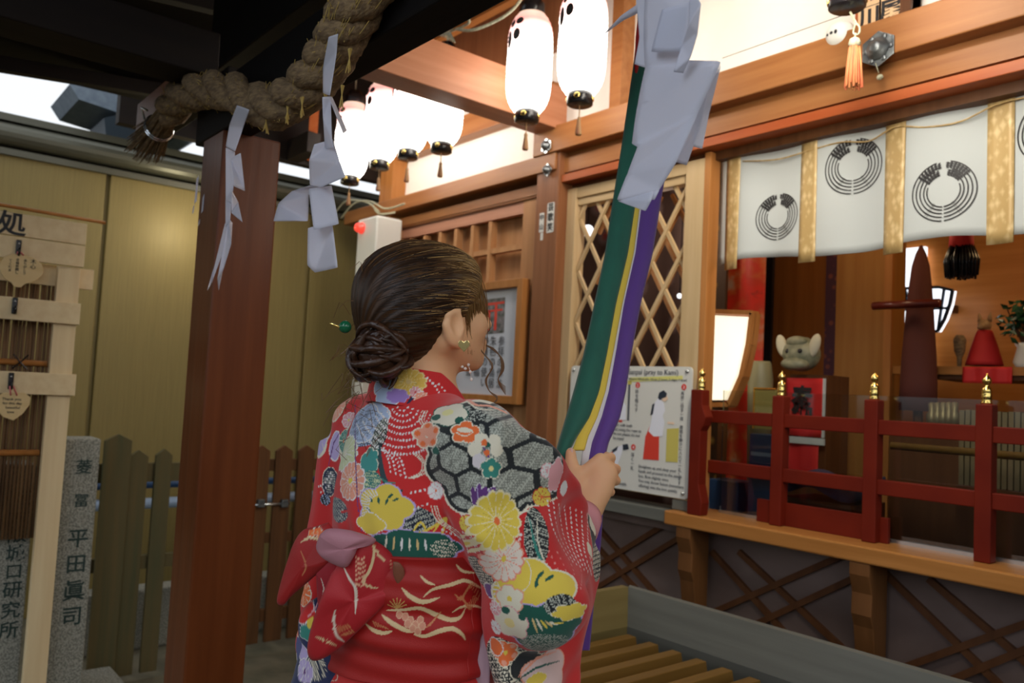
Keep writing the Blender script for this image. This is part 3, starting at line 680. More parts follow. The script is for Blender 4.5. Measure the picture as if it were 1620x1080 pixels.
def stext(s,px,py,hpx,m='ink',align='LEFT',vertical=False,bold=.0,line=1.0,space=1.0,right=None):
    c=W(px,py,FY); sz=hpx/FPX*proj(c)[2]
    obj('lettering',text_mb(s,(c[0],FY-.0006,c[2]),(1,0,0),(0,0,1),sz,bold,vertical=vertical,align=align,line=line,space=space,ext=.0003),m,sg)
SDK=mat('printed_grey',(.10,.11,.13),.5)
flat('highlight',[(996,597),(1080,594),(1080,600),(996,604)],SHL)
stext('Sanpai (pray to Kami)',994,588,11.5,SDK); stext('Nihairei Nihakushu Ichirei (2 bows, 2 claps, 1 bow)',994,599,5.6,SDK)
# the big maiden
flat('hakama',[(1031,667),(1043,662),(1042,728),(1017,726),(1021,690)],SR)
flat('sleeve_shape',[(1041,632),(1050,640),(1048,655),(1051,668),(1048,690),(1034,690),(1026,682),(1030,668),(1033,648)],SW,.0004)
flat('robe',[(1033,640),(1041,630),(1050,636),(1052,650),(1045,664),(1031,664)],SW,.0006)
flat('hair_shape',[(1043,621),(1050,617),(1055,622),(1054,628),(1048,630),(1044,633),(1041,629)],SB,.0008)
flat('face_shape',[(1048,629),(1054,625),(1057,630),(1053,635),(1048,634)],SS,.0007)
flat('hair_tail',[(1032,640),(1036,637),(1033,655),(1029,657)],SB,.0008)
flat('offertory_box',[(1055,678),(1074,677),(1072,731),(1053,730)],SYL)
flat('hand_shape',[(1056,667),(1066,668),(1066,671),(1056,670)],SS)
# small maiden with bell rope and the bowing one
flat('hakama',[(978,655),(982,642),(986,640),(984,668),(970,666)],SR); flat('robe',[(974,640),(984,632),(990,642),(990,664),(976,664)],SW,.0004)
flat('hair_shape',[(977,628),(984,626),(985,634),(979,636)],SB,.0008); flat('bell_shape',[(993,602),(999,602),(999,608),(993,608)],SYL); flat('rope_shape',[(994,608),(997,608),(995,665),(992,665)],SDK)
flat('robe',[(977,707),(986,703),(984,716),(976,737),(966,734),(966,720)],SW,.0004); flat('hair_shape',[(985,703),(993,702),(995,710),(986,712)],SB,.0006)
flat('hakama',[(966,716),(972,712),(966,742),(958,740)],SR); flat('hair_tail',[(968,712),(978,705),(976,712),(970,716)],SB,.0008)
for px,py,n in ((1009,609,'2'),(1082,612,'3'),(1002,707,'4')):
    c=W(px,py,FY); obj('number_badge',MB().lathe([(.0125,0),(.0125,.0006)],(c[0],FY,c[2]),20,(0,-1,0)),SR,sg); stext(n,px,py+.5,7,SW,'CENTER')
stext('鈴を鳴らす',1008,616,7.2,SDK,'CENTER',True); stext('再拝二拍手一拝 賽銭を静かに入れて一礼します',1080,619,6.7,SDK,'CENTER',True,line=1.0)
stext('深く一礼',1001,716,7.0,SDK,'CENTER',True)
for k,(s) in enumerate(('rope with both','and swing the rope to','do not please do not','be rope)')): stext(s,970,671+k*7,6.6,SDK)
for k,(s) in enumerate(('Straighten up and clasp your','hands and proceed to the saisen','box. Bow slightly once.','You may throw Saisen (monetary','offering) into the box quietly.')): stext(s,1010,737+k*7.6+.0,6.6,SDK)
stext('bow deeply.',968,762,6.6,SDK)
# ------------------------------------------------------------------ framed notice, stickers and small boxes on the left bay
PF=2.60
pz0,pz1=W(815,640,PF)[2],W(820,440,PF)[2]; px1=W(822,540,PF)[0]; px0_=px1-.62
fp=thing('framed_notice',(px0_,PF,pz0),'wooden framed notice with a photo of a red gate on the left wall','framed notice')
fm=MB(); w=.042
for A,B in (((px0_,PF,pz0),(px0_+w,PF+.05,pz1)),((px1-w,PF,pz0),(px1,PF+.05,pz1)),((px0_+w,PF,pz0),(px1-w,PF+.05,pz0+w)),((px0_+w,PF,pz1-w),(px1-w,PF+.05,pz1))): fm.box(A,B)
obj('frame',fm,'orange',fp,bevel=.003)
obj('backing',MB().box((px0_+.01,PF+.03,pz0+.01),(px1-.01,PF+.05,pz1-.01)),mat('notice_paper',(.58,.62,.70),.3),fp)
def fpx(px,py): p=W(px,py,PF+.028); return p
def fflat(n,pts,m,dy=0): obj(n,MB().prism([(fpx(*p)[0],fpx(*p)[2]) for p in pts],(0,PF+.0285-dy,0),(1,0,0),(0,0,1),(0,.001,0)),m,fp)
fflat('photo_print',[(764,474),(799,470),(797,526),(762,529)],mat('photo_green',(.05,.07,.06),.4,0,(.25,.22,.25),40))
fflat('gate_print',[(766,480),(798,476),(798,480),(787,481),(785,522),(781,522),(783,482),(766,484)],SR,.0006); fflat('gate_print',[(768,491),(795,488),(795,491),(768,494)],SR,.0008); fflat('gate_print',[(772,492),(776,492),(774,522),(770,522)],SR,.0008)
for k,(px,s) in enumerate(((794,'参拝の作法'),(781,'朱色の鳥居'),(769,'神様の使い'),(757,'開運招福'),(745,'商売繁盛'))):
    c=fpx(px,532); obj('lettering',text_mb(s,(c[0],PF+.026,c[2]),(1,0,0),(0,0,1),.055,.0,vertical=True),SDK,fp)
ofd=[('white_sticker',871,344,11,48,'long white name sticker with black characters on the brown post',['芸','歌','笑']),('white_sticker',857,352,7,31,'shorter faded name sticker beside the long one on the post',['中','山']),('white_sticker',857,374,4,12,'tiny white paper scrap low on the brown post',[])]
for n_,px,py,w_,h_,lb,chs in ofd:
    c=W(px,py,2.609); k=proj(c)[2]/FPX; ww,hh=w_*k*1.5,h_*k
    t=thing(n_,tuple(c),lb,'sticker','stickers on the brown post'); obj('backing',MB().prism(rrect(-ww/2,-hh/2,ww/2,hh/2,ww*.15),c,(1,0,0),(0,0,1),(0,-.001,0)),'signb',t)
    for i,chh in enumerate(chs): obj('lettering',text_mb(chh,(c[0],c[1]-.0018,c[2]+hh*(.5-(i+.5)/len(chs))),(1,0,0),(0,0,1),min(ww,.9*hh/len(chs))*.95,.015),'ink',t)
# white alarm box with red lamp
ax0,ax1=W(563,400,2.42)[0],W(593,400,2.42)[0]; az1=W(580,344,2.42)[2]
ab=thing('alarm_box',((ax0+ax1)/2,2.5,az1-.6),'tall white alarm box with a red dome lamp at the wall corner','alarm box')
obj('case',MB().box((ax0,2.42,az1-.62),(ax1,2.60,az1)),'white',ab,bevel=.012)
lc=W(573,361,2.42); obj('lamp_dome',MB().lathe([(.035,0),(.036,.008),(.03,.012),(.03,.03),(.022,.045),(.008,.052)],tuple(lc),20,(0,-1,0)),'redlamp',ab,True)
lc=W(568,612,2.58)
bb=thing('junction_box',tuple(lc),'small cream junction box with a looped cable behind the bun','junction box')
obj('case',MB().box((lc[0]-.03,2.56,lc[2]-.05),(lc[0]+.07,2.64,lc[2]+.03)),'white',bb,bevel=.006)
obj('cable',MB().tube(resample([lc+np.array([0,0,.03]),lc+np.array([-.05,0,.08]),lc+np.array([-.09,0,.0]),lc+np.array([-.06,0,-.1]),lc+np.array([0,0,-.12])],20),.003,6),'white',bb,True)
wrp=MB()
for q in ([(540,345),(560,322),(585,318),(610,330),(640,322)],[(530,338),(548,318),(580,320),(600,335)],[(590,325),(600,338),(625,336)]):
    wrp.tube(resample([W(x,y,2.55) for x,y in q],24),.006,6)
tag(obj('loose_cable',wrp,'rope',smooth=True),'loose coil of grey cable over the corner of the lower beam','cable')

# ------------------------------------------------------------------ paper lanterns
LY=2.25
def lantern(px_b,py_b,label,sc=1.0,tas=True):
    cb=W(px_b,py_b,LY); X=cb[0]; Z=cb[2]; t=thing('paper_lantern',(X,LY,Z),label,'lantern','paper lanterns hung in a row under the eaves')
    k=sc; t.scale=(1,1,1)
    prof=[(.050,.045),(.066,.052)]; H0,H1=.05,.485
    for i in range(45):
        u=i/44; z=H0+(H1-H0)*u; r=.098*min(1,(math.sin(math.pi*min(max(u,.0),1)*1.0)**.30)+.0)
        e=.060+.040*(1-abs(2*u-1)**5.0); prof.append((e+.0012*math.cos(i*math.pi),z))
    prof=prof[2:]
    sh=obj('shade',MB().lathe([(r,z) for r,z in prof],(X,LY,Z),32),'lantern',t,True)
    obj('base_cap',MB().lathe([(.048,.0),(.054,.004),(.054,.046),(.048,.050)],(X,LY,Z),24),'black',t,True)
    obj('top_cap',MB().lathe([(.052,.482),(.056,.486),(.056,.535),(.050,.540),(.035,.565)],(X,LY,Z),24),'black',t,True)
    for a in (-1.0,-2.6,.6,2.2): 
        e=(X+.054*math.cos(a),LY+.054*math.sin(a),Z+.025); obj('gold_emblem',MB().lathe([(.014,0),(.010,.003),(.004,.004)],e,10,(math.cos(a),math.sin(a),0)),'gold',t,True)
    obj('cord',MB().tube([(X,LY,Z+.56),(X,LY,Z+.79)],.004,6),'rope',t)
    if tas: obj('tassel_cord',MB().tube([(X,LY,Z),(X,LY,Z-.055)],.0022,5),'tassel',t)
    if tas: obj('tassel',MB().lathe([(.003,0),(.009,-.010),(.007,-.018),(.014,-.07),(.012,-.078),(.003,-.078)],(X,LY,Z-.045),12),'tassel',t,True)
    ink=MB()
    for a,z,s1,s2 in ((-1.75,.425,.014,.020),(-2.15,.42,.010,.022),(-1.85,.365,.013,.032),(-2.3,.35,.012,.05),(-2.65,.40,.016,.05),(-2.6,.30,.010,.04),(-2.45,.44,.012,.03)):
        b=len(ink.v)
        for q in range(10):
            th=2*math.pi*q/10; aa=a+1.5*s1*math.cos(th)/.1; zz=z+1.05*s2*math.sin(th)*.8; u=(zz-H0)/(H1-H0); rr=.060+.040*(1-abs(2*u-1)**5)+.0022
            ink.v.append((X+rr*math.cos(aa+.48),LY+rr*math.sin(aa+.48),Z+zz))
        ink.f.append(tuple(range(b,b+10)))
    obj('ink_marks',ink,'ink',t)
    return t
lantern(1340,14,'lantern nearest the viewer, only its base cap in view above the orange tassel',tas=False)
lantern(917,167,'lantern over the upper beam behind the green bell rope')
lantern(833,194,'lantern hanging just past the end of the cross beam')
lantern(698,242,'lantern right of the far row, closest to the thin rail')
lantern(645,252,'second lantern of the far row counted from the thin rail')
lantern(600,268,'third lantern of the far row, with a reddish base cap')
lantern(553,292,'farthest lantern of the row beside the zigzag paper')
lantern(1135,90,'lantern hidden mostly behind the broad lilac streamer') if 0 else None
lw_=MB(); ps=[W(px,py,LY+.0) for px,py in [(1340,14),(553,292)]]
lw_.tube([(ps[1][0]-.3,LY,ps[1][2]+.81),(ps[0][0]+1,LY,ps[0][2]+.815)],.008,6)
tag(obj('support_pole',lw_,'dark'),'dark pole from which the paper lanterns hang','pole')
# loose rope tied at the cross beam
kp=MB().tube(resample([W(722,46,1.9),W(745,48,1.9),W(775,38,1.95),W(803,22,2.0),W(822,2,2.05),W(838,-30,2.1)],30),.0065,8)
kp.tube(resample([W(712,50,1.9),W(722,36,1.88),W(738,28,1.88),W(742,36,1.88),W(728,44,1.9),W(712,50,1.9)],24),.005,8)
for i in range(9): kp.tube([W(712,50,1.9),W(694+i*3.2,56+i*1.4,1.89)],.003,5)
tag(obj('tied_rope',kp,'rope',smooth=True),'greyish rope knotted at the cross beam beside the lantern','rope')
wr=MB().tube([W(1143,92,2.5),W(1340,22,2.5),W(1640,-80,2.5)],.0013,5); tag(obj('thin_wire',wr,'ink'),'thin wire running along the white wall','wire')
# tassel hanging from the nearest lantern
tt=thing('hanging_tassel',tuple(W(1350,60,LY)),'faded orange tassel on a looped cord in front of the beam','tassel')
c0=W(1345,19,LY);c1=W(1354,36,LY);c2=W(1352,62,LY);c3=W(1350,138,LY)
obj('cord',MB().tube([c0,c1],.004,6).tube(resample([c1,W(1360,44,LY),W(1358,54,LY),W(1350,52,LY),c1],16),.003,6).tube([W(1354,52,LY),c2],.003,6),'rope',tt,True)
hh=c2[2]-c3[2]
obj('knot',MB().lathe([(.004,.006),(.014,0),(.018,-.012),(.015,-.022)],tuple(c2),14),'rope',tt,True)
tb=MB()
for i in range(34):
    a=random.uniform(0,6.28); r=random.uniform(.5,1); tb.tube([c2+np.array([.013*r*math.cos(a),.013*r*math.sin(a),-.012]),c2+np.array([.020*r*math.cos(a),.020*r*math.sin(a),-hh*.5]),c2+np.array([.026*r*math.cos(a),.026*r*math.sin(a),-hh*random.uniform(.93,1.04)])],.0032,5)
obj('fringe',tb,mat('faded_orange_cord',(.62,.13,.06),.8,0,(.55,.24,.08),70,(1,1,.15)),tt,True)
# wooden name board and round lamp above the beam
nb=thing('name_board',tuple(W(1400,30,2.62)),'red-brown board with cream plates reading 川 and 尾 over the beam','name board')
bx0,bx1=W(1352,40,2.66)[0],W(1443,20,2.66)[0]; 
obj('board',MB().box((bx0,2.66,2.706),(bx1,2.72,3.3)),MT['orangex'] if 0 else MT['beam_red'],nb,bevel=.003)
bxr=bx1
obj('edge_strip',MB().box((bxr-.035,2.645,2.706),(bxr,2.72,3.3)),'dbrown',nb,bevel=.003)
def plate(pxc,pyc,w,h,chs):
    c=W(pxc,pyc,2.66); obj('name_plate',MB().prism(rrect(-w/2,-h/2,w/2,h/2,.008),c,(1,0,0),(0,0,1),(0,-.004,0)),mat('cream_plate',(.75,.50,.28),.5),nb)
    for s,dz in chs: obj('lettering',text_mb(s,(c[0],2.655,c[2]+dz),(1,0,0),(0,0,1),w*.98,.03),'ink',nb)
plate(1377,-8,.082,.28,[('川',-.09),('新',.01),('福',.1)]); plate(1411,-16,.082,.26,[('尾',-.075),('松',.02),('大',.1)])
tg=W(1389,118,2.6); tag(obj('pull_chain',MB().tube([W(1385,100,2.58),W(1390,115,2.58)],.0018,5).ball(W(1392,122,2.58),.009,10,(1.3,1,1)),'rope',smooth=True),'little bell on a string below the large nail cover','bell')
rl2=W(1330,57,2.62); t=thing('round_lamp',tuple(rl2),'round white lamp cover on the beam beside the name board','lamp')
obj('cover',MB().lathe([(.052,0),(.05,.012),(.04,.03),(.02,.042),(.002,.046)],tuple(rl2),24,(0,-1,0)),'white',t,True)
obj('marks',MB().ball(rl2+np.array([-.01,-.046,.0]),.006,8,(1,.3,1)).ball(rl2+np.array([.006,-.046,.0]),.006,8,(1,.3,1.3)).ball(rl2+np.array([-.028,-.038,.0]),.005,8,(1,.3,1)),'ink',t)

# ------------------------------------------------------------------ offering box
BZ=.715
bc=on(994,928,2,BZ); BX,BY=bc[0],bc[1]
ob=thing('offering_box',(BX+.7,BY-.4,0),'large timber offering box with slatted top in front of the shrine','offering box')
sl=.07; dd=.13
far=MB().add([(BX,BY,BZ),(BX+2.3,BY,BZ),(BX+2.3,BY-.03,BZ-dd),(BX+.03,BY-.03,BZ-dd),(BX-.02,BY+.03,BZ),(BX+2.3,BY+.03,BZ),(BX+2.3,BY+.03,0),(BX-.02,BY+.03,0)],[(0,1,2,3),(0,4,5,1),(4,7,6,5),(3,2,6,7),(0,3,7,4),(1,5,6,2)])
obj('rim_board',far,'box',ob)
endb=MB().add([(BX,BY,BZ),(BX,BY-.95,BZ),(BX+.03,BY-.95,BZ-dd),(BX+.03,BY-.03,BZ-dd),(BX-.03,BY,BZ),(BX-.03,BY-.95,BZ),(BX-.03,BY-.95,0),(BX-.03,BY,0)],[(0,3,2,1),(0,1,5,4),(4,5,6,7),(2,3,7,6)])
obj('end_board',endb,'boxend',ob)
nearb=MB().box((BX-.03,BY-.98,0),(BX+2.3,BY-.95,BZ)); obj('rim_board',nearb,'box',ob)
x=BX+.115
for k in range(14):
    m_=MB().prism([(-.026,-.03),(.026,-.03),(.019,.006),(-.019,.006)],(x,BY-.93,BZ-dd-.005),(1,0,0),(0,0,1),(0,.83,0))
    obj('slat',m_,'slat',ob,bevel=.002); x+=.098
obj('inner_tray',MB().box((BX-.02,BY-.95,.05),(BX+2.3,BY-.02,.08)),'black',ob)
# ------------------------------------------------------------------ inside the shrine hall
IY=4.55
struct('wall_hall_back',MB().box((-4.05,IY,0),(XE,IY+.06,3.3)),wood('hall_back_wood',(.50,.18,.035),(.62,.25,.06),'x',.35))
struct('wall_hall_left',MB().box((-4.05,2.85,0),(-3.98,IY,3.3)),'dbrown')
struct('wall_hall_right',MB().box((XE,2.85,0),(XE+.06,IY,3.3)),'dbrown')
struct('ceiling_hall',MB().box((-4.05,2.82,2.75),(XE,IY,2.82)),'dbrown'); struct('floor_hall',MB().box((-4.05,2.86,.60),(XE,IY,.66)),'dbrown')
# partition with panels: brown boards seen between the curtain and the railing
QY=3.75
def q(px,py,Y=QY): return W(px,py,Y)
def slab(name,pxa,pxb,Y,m,z0,z1,th=.03,**k):
    a=W(pxa,500,Y)[0]; b=W(pxb,500,Y)[0]; return MB().box((a,Y,z0),(b,Y+th,z1))
struct('wall_hall_partition',slab('p',1222,1305,QY,'',.66,2.75),wood('partition_wood',(.19,.062,.012),(.25,.09,.02),'z',.4))
struct('trim_28',slab('p',1322,1412,QY-.08,'',.66,2.75,.12),wood('column_wood',(.30,.13,.03),(.36,.17,.045),'z',.4))
struct('trim_29',slab('p',1398,1410,QY-.10,'',.66,2.75,.02),'orange')
pb=slab('p',1305,1322,QY-.06,'',.66,2.75,.02); 
def blobmat(name,c,c2,sc,c3=None):
    m,n,l,p=newmat(name); t=n.new('ShaderNodeTexCoord'); v=n.new('ShaderNodeTexVoronoi'); v.inputs['Scale'].default_value=sc
    r=n.new('ShaderNodeValToRGB'); r.color_ramp.interpolation='LINEAR'; e=r.color_ramp.elements; e[0].color=c4(c2); e[0].position=.18; e[1].color=c4(c); e[1].position=.34
    if c3: k=e.new(.05); k.color=c4(c3)
    l.new(t.outputs['Object'],v.inputs['Vector']); l.new(v.outputs['Distance'],r.inputs[0]); l.new(r.outputs[0],p.inputs['Base Color']); p.inputs['Roughness'].default_value=.7; return m
tag(obj('brocade_strip',pb,blobmat('dark_brocade',(.05,.012,.03),(.16,.04,.03),22)),'dark purple brocade strip beside the brown column','brocade strip')
pb=slab('p',1206,1220,QY-.10,'',.66,2.75,.02); tag(obj('dark_curtain_edge',pb,'black'),'narrow black curtain edge right of the red hanging','curtain')
# red painted hanging
HY=3.45
ha,hb=W(1118,500,HY)[0],W(1208,500,HY)[0]
rm,n_,l_,p_=newmat('red_painted_cloth'); t_=n_.new('ShaderNodeTexCoord'); no=n_.new('ShaderNodeTexNoise'); no.inputs['Scale'].default_value=7; no.inputs['Detail'].default_value=3
r_=n_.new('ShaderNodeValToRGB'); e=r_.color_ramp.elements; e[0].position=.27; e[0].color=(.05,.03,.015,1); e[1].position=.35; e[1].color=(.70,.025,.010,1)
for ps,cc in ((.52,(.58,.035,.012,1)),(.60,(.60,.12,.03,1)),(.66,(.5,.3,.22,1)),(.74,(.35,.22,.3,1))): k=e.new(ps); k.color=cc
l_.new(t_.outputs['Object'],no.inputs['Vector']); l_.new(no.outputs['Fac'],r_.inputs[0]); l_.new(r_.outputs[0],p_.inputs['Base Color'])
hg=MB().grid([[(x,HY+.012*math.sin(x*30),z) for z in np.linspace(.665,2.74,20)] for x in np.linspace(ha,hb,30)])
tag(obj('painted_hanging',hg,rm,smooth=True,solid=.003),'bright red hanging painted with figures, behind the glowing lamp','hanging')
hg2=MB().box((W(1112,500,HY-.03)[0],HY-.05,.665),(W(1150,500,HY-.03)[0],HY-.03,2.7))
tag(obj('gold_hanging',hg2,blobmat('dark_gold_cloth',(.06,.03,.012),(.30,.17,.04),14,(.35,.30,.06))),'dark gold patterned hanging at the left end of the hall','hanging')
# andon lamp
AY=2.98
def ap(px,py,Y=AY): return Vector(W(px,py,Y))
al=thing('standing_lamp',tuple(ap(1150,640)),'glowing white paper lamp in a tapering wooden frame','lamp')
sh=[ap(1118,498),ap(1183,501),ap(1176,545),(ap(1165,592)),ap(1147,632),ap(1118,632)]
vs=sh+[v+Vector((0,.05,0)) for v in sh]; n=6
ms=MB().add(vs,[tuple(range(n))[::-1],tuple(range(n,2*n))]+[(i,(i+1)%n,(i+1)%n+n,i+n) for i in range(n)])
obj('paper_shade',ms,mat('glowing_shade',(.9,.85,.7),.6,emis=(1,.90,.68),es=1.05),al)
fr_=MB(); 
F_=[ap(1112,492),ap(1192,495),ap(1186,545),ap(1175,595),ap(1155,640),ap(1112,640)]
for a,b in zip(F_,F_[1:]): fr_.bar(a+Vector((0,-.006,0)),b+Vector((0,-.006,0)),.02,.022,(0,1,0)); fr_.bar(a+Vector((0,.02,0)),b+Vector((0,.02,0)),.02,.04,(0,1,0))
obj('frame',fr_,'orange',al)
obj('stem',MB().box((F_[4][0]-.06,AY-.0,.66),(F_[4][0]-.03,AY+.03,F_[4][2])),'dbrown',al)
# lion mask on its cloth covered stand
MY=3.25
mc=W(1268,560,MY); k=proj(mc)[2]/FPX
ls=thing('lion_mask',tuple(mc),'grey-green lion head mask with cream ears on a red cloth stand','mask')
GM=mat('grey_green_mask',(.16,.17,.11),.5,0,(.34,.33,.22),24,bump=.3); CM=mat('cream_ear',(.62,.58,.44),.6)
R_=21*k
obj('head',MB().ball(mc+np.array([0,0,-.0]),R_*1.25,20,(1.15,1,1.05)),GM,ls,True)
obj('jaw',MB().ball(mc+np.array([0,-.05,-R_*.8]),R_*.9,16,(1.2,1,.55)),GM,ls,True)
obj('brow',MB().ball(mc+np.array([0,-.04,R_*.9]),R_*.7,16,(1.2,.8,.6)),GM,ls,True)
for s in (-1,1):
    obj('ear',MB().ball(mc+np.array([s*R_*1.35,-.03,R_*.6]),R_*.72,14,(.60,.4,1.25),Matrix.Rotation(s*.3,3,'Y')),CM,ls,True)
    obj('eye',MB().ball(mc+np.array([s*R_*.5,-R_*1.05,R_*.15]),R_*.2,10),'black',ls,True)
obj('mouth',MB().ball(mc+np.array([0,-R_*1.0,-R_*.75]),R_*.35,10,(1.6,.6,.4)),'black',ls,True)
bt1,bt2=W(1246,590,MY),W(1306,590,MY)
z0b=W(1270,755,MY)[2]
tag(obj('banner_stand',MB().box((bt1[0],MY+.02,.66),(bt2[0],MY+.20,bt1[2]-.005)),'dbrown'),'dark wooden stand under the lion head mask','stand')
bn=thing('red_banner',(bt1[0],MY,z0b),'red cloth banner with black 奉納 draped below the lion mask','banner')
z1b=W(1275,598,MY)[2]; zm=W(1275,690,MY)[2]
rows=[[(x,MY-.004+.006*math.sin(x*40+z*6),z) for z in np.linspace(zm,z1b,10)] for x in np.linspace(bt1[0],bt2[0],14)]
obj('cloth',MB().grid(rows),'red',bn,True,solid=.002)
rows=[[(x,MY-.002+.005*math.sin(x*30+z*9),z-(.0)) for z in np.linspace(z0b,zm-.03,10)] for x in np.linspace(bt1[0]-.0,bt2[0]-.02,14)]
obj('cloth_tail',MB().grid(rows),'red',bn,True,solid=.002)
obj('white_edge',MB().box((bt1[0],MY-.018,zm-.032),(bt2[0]+.01,MY-.008,zm-.004)).box((bt2[0]-.004,MY-.012,zm),(bt2[0]+.006,MY-.004,z1b)),'noren',bn)
for cch,py in (('奉',631),('納',657)):
    c=W(1268,py,MY-.02); obj('lettering',text_mb(cch,(c[0],MY-.016,c[2]),(1,0,0),(0,0,1),.105,.03),'ink',bn)
# smaller things on the hall floor and shelf
def prop(name,mb,m,label,cat,**k): return tag(obj(name,mb,m,**k),label,cat)
c=W(1203,600,3.12); prop('brush_jar',MB().lathe([(.035,-(c[2]-.66)),(.05,-.2),(.055,.0),(.045,.07),(.04,.08)],(c[0],3.12,c[2]),18),mat('olive_jar',(.18,.16,.08),.5),'tall olive brush jar beside the paper lamp','jar',smooth=True)
a=W(1195,615,2.95); b=W(1226,680,2.95); prop('notice_panel',MB().box((a[0],2.95,b[2]),(b[0],2.965,a[2])),mat('olive_panel',(.22,.18,.05),.4),'small olive panel behind the second railing post','panel')
fr2=MB()
for A,B in (((a[0]-.006,2.945,a[2]),(b[0],2.955,a[2]+.006)),((a[0]-.006,2.945,b[2]),(a[0],2.955,a[2]))): fr2.box(A,B)
prop('panel_trim',fr2,'gold','thin bright trim on the small olive panel','trim')
a=W(1186,685,2.88); b=W(1228,736,2.88); t=thing('blue_box',tuple(a),'blue box with a pale band between the railing bars','box'); obj('case',MB().box((a[0],2.88,.66),(b[0],2.97,a[2])),'navy',t,bevel=.004); obj('pale_band',MB().box((a[0]+.01,2.877,b[2]+.03),(b[0]-.02,2.88,b[2]+.045)),MT['tile'],t)
t['label']='blue box with a pale band behind the upper railing gap'
a=W(1120,758,2.86); b=W(1200,812,2.86); prop('crate',MB().box((a[0],2.865,.66),(W(1170,800,2.88)[0],2.99,W(1160,762,2.86)[2])),'navy','dark navy crate low behind the left railing bay','crate',bevel=.004)
a=W(1262,752,3.0); b=W(1372,800,3.0); prop('low_bench',MB().box((a[0],2.88,.66),(b[0],3.14,a[2]-.075)),'dbrown','low dark bench under the crumpled navy cloth','bench'); prop('folded_cloth',MB().grid([[(x,y,a[2]-.02+.02*math.sin(x*22+y*9)) for y in np.linspace(2.86,3.15,8)] for x in np.linspace(a[0],b[0],24)]),mat('navy_cloth',(.045,.045,.12),.8),'crumpled navy cloth behind the middle railing bay','cloth',smooth=True,solid=.05)
# altar side on the right
gl=mat('window_light_paper',(.9,.92,.95),.6,emis=(.93,.96,1),es=1.5)
wa,wb=W(1417,480,4.5)[0],W(1462,480,4.5)[0]
o_=struct('window_4',MB().box((wa,4.50,W(1430,598,4.5)[2]),(wb,4.53,W(1440,392,4.5)[2])),gl)
c=W(1455,480,4.3)
lp=thing('fan_window_lamp',tuple(c),'fan shaped lamp with dark lattice behind the maroon cone','lamp')
obj('wall_arm',MB().box((c[0]+.05,4.34,c[2]-.03),(c[0]+.09,4.56,c[2]+.01)),'dbrown',lp)
fan=[(1430,456),(1458,455),(1485,454),(1507,459),(1503,480),(1494,505),(1483,524),(1470,524),(1440,500)]
obj('paper_shade',MB().prism([(W(x,y,4.3)[0],W(x,y,4.3)[2]) for x,y in fan],(0,4.3,0),(1,0,0),(0,0,1),(0,.05,0)),gl,lp)
lb=MB(); n=len(fan)
for i in range(n): lb.bar(tuple(W(*fan[i],4.29)),tuple(W(*fan[(i+1)%n],4.29)),.014,.014,(0,1,0))
for a,b in (((1430,490),(1500,487)),((1446,455),(1462,520)),((1494,455),(1484,522)),((1436,470),(1431,456))): lb.bar(tuple(W(*a,4.29)),tuple(W(*b,4.29)),.012,.012,(0,1,0))
obj('lattice',lb,'navy',lp)
# maroon folded umbrella shape
UY=3.6
def conep(px,py): return W(px,py,UY)
tp=conep(1463,388); bs=conep(1447,600); zt=[(388,2),(402,8),(420,13),(455,17),(490,20),(520,22),(560,25),(605,27),(650,28)]
prf=[]; 
for py,hw in zt[::-1]: 
    p=conep(1458,py); prf.append((hw/FPX*proj(p)[2],p[2]))
cx=conep(1455,500)[0]
um=thing('folded_canopy',(cx,UY,prf[0][1]),'maroon folded ceremonial canopy tapering to a point','canopy')
obj('cloth',MB().lathe(prf,(cx,UY,0),20),mat('maroon_cloth',(.10,.022,.015),.8),um,True)
zc=conep(1455,486)[2]; obj('cross_bar',MB().tube([(W(1402,485,UY)[0],UY-.12,zc),(W(1506,485,UY)[0],UY-.12,zc)],.018,12),mat('maroon_lacquer',(.13,.02,.012),.3),um,True)
obj('pole',MB().tube([(cx,UY,.66),(cx,UY,prf[0][1]+.05)],.02,10),'dbrown',um)
# black tassel with red head
c=W(1521,372,3.1); k=proj(c)[2]/FPX
bt_=thing('black_tassel',tuple(c),'thick black tassel with a red head below the curtain','tassel')
obj('head',MB().lathe([(15*k,10*k),(17*k,0),(18*k,-18*k),(16*k,-20*k)],tuple(c),20),'red',bt_,True)
tb=MB()
for i in range(150):
    a=random.uniform(0,6.28); r=math.sqrt(random.random()); tb.tube([c+np.array([16*k*r*math.cos(a),16*k*r*math.sin(a),-16*k]),c+np.array([25*k*r*math.cos(a),25*k*r*math.sin(a),-40*k]),c+np.array([23*k*r*math.cos(a),23*k*r*math.sin(a),-k*random.uniform(63,69)])],.0045,5)
obj('fringe',tb,'black',bt_,True)
obj('hook',MB().tube([c+np.array([0,0,8*k]),(c[0],c[1],2.76)],.006,8),'band',bt_)
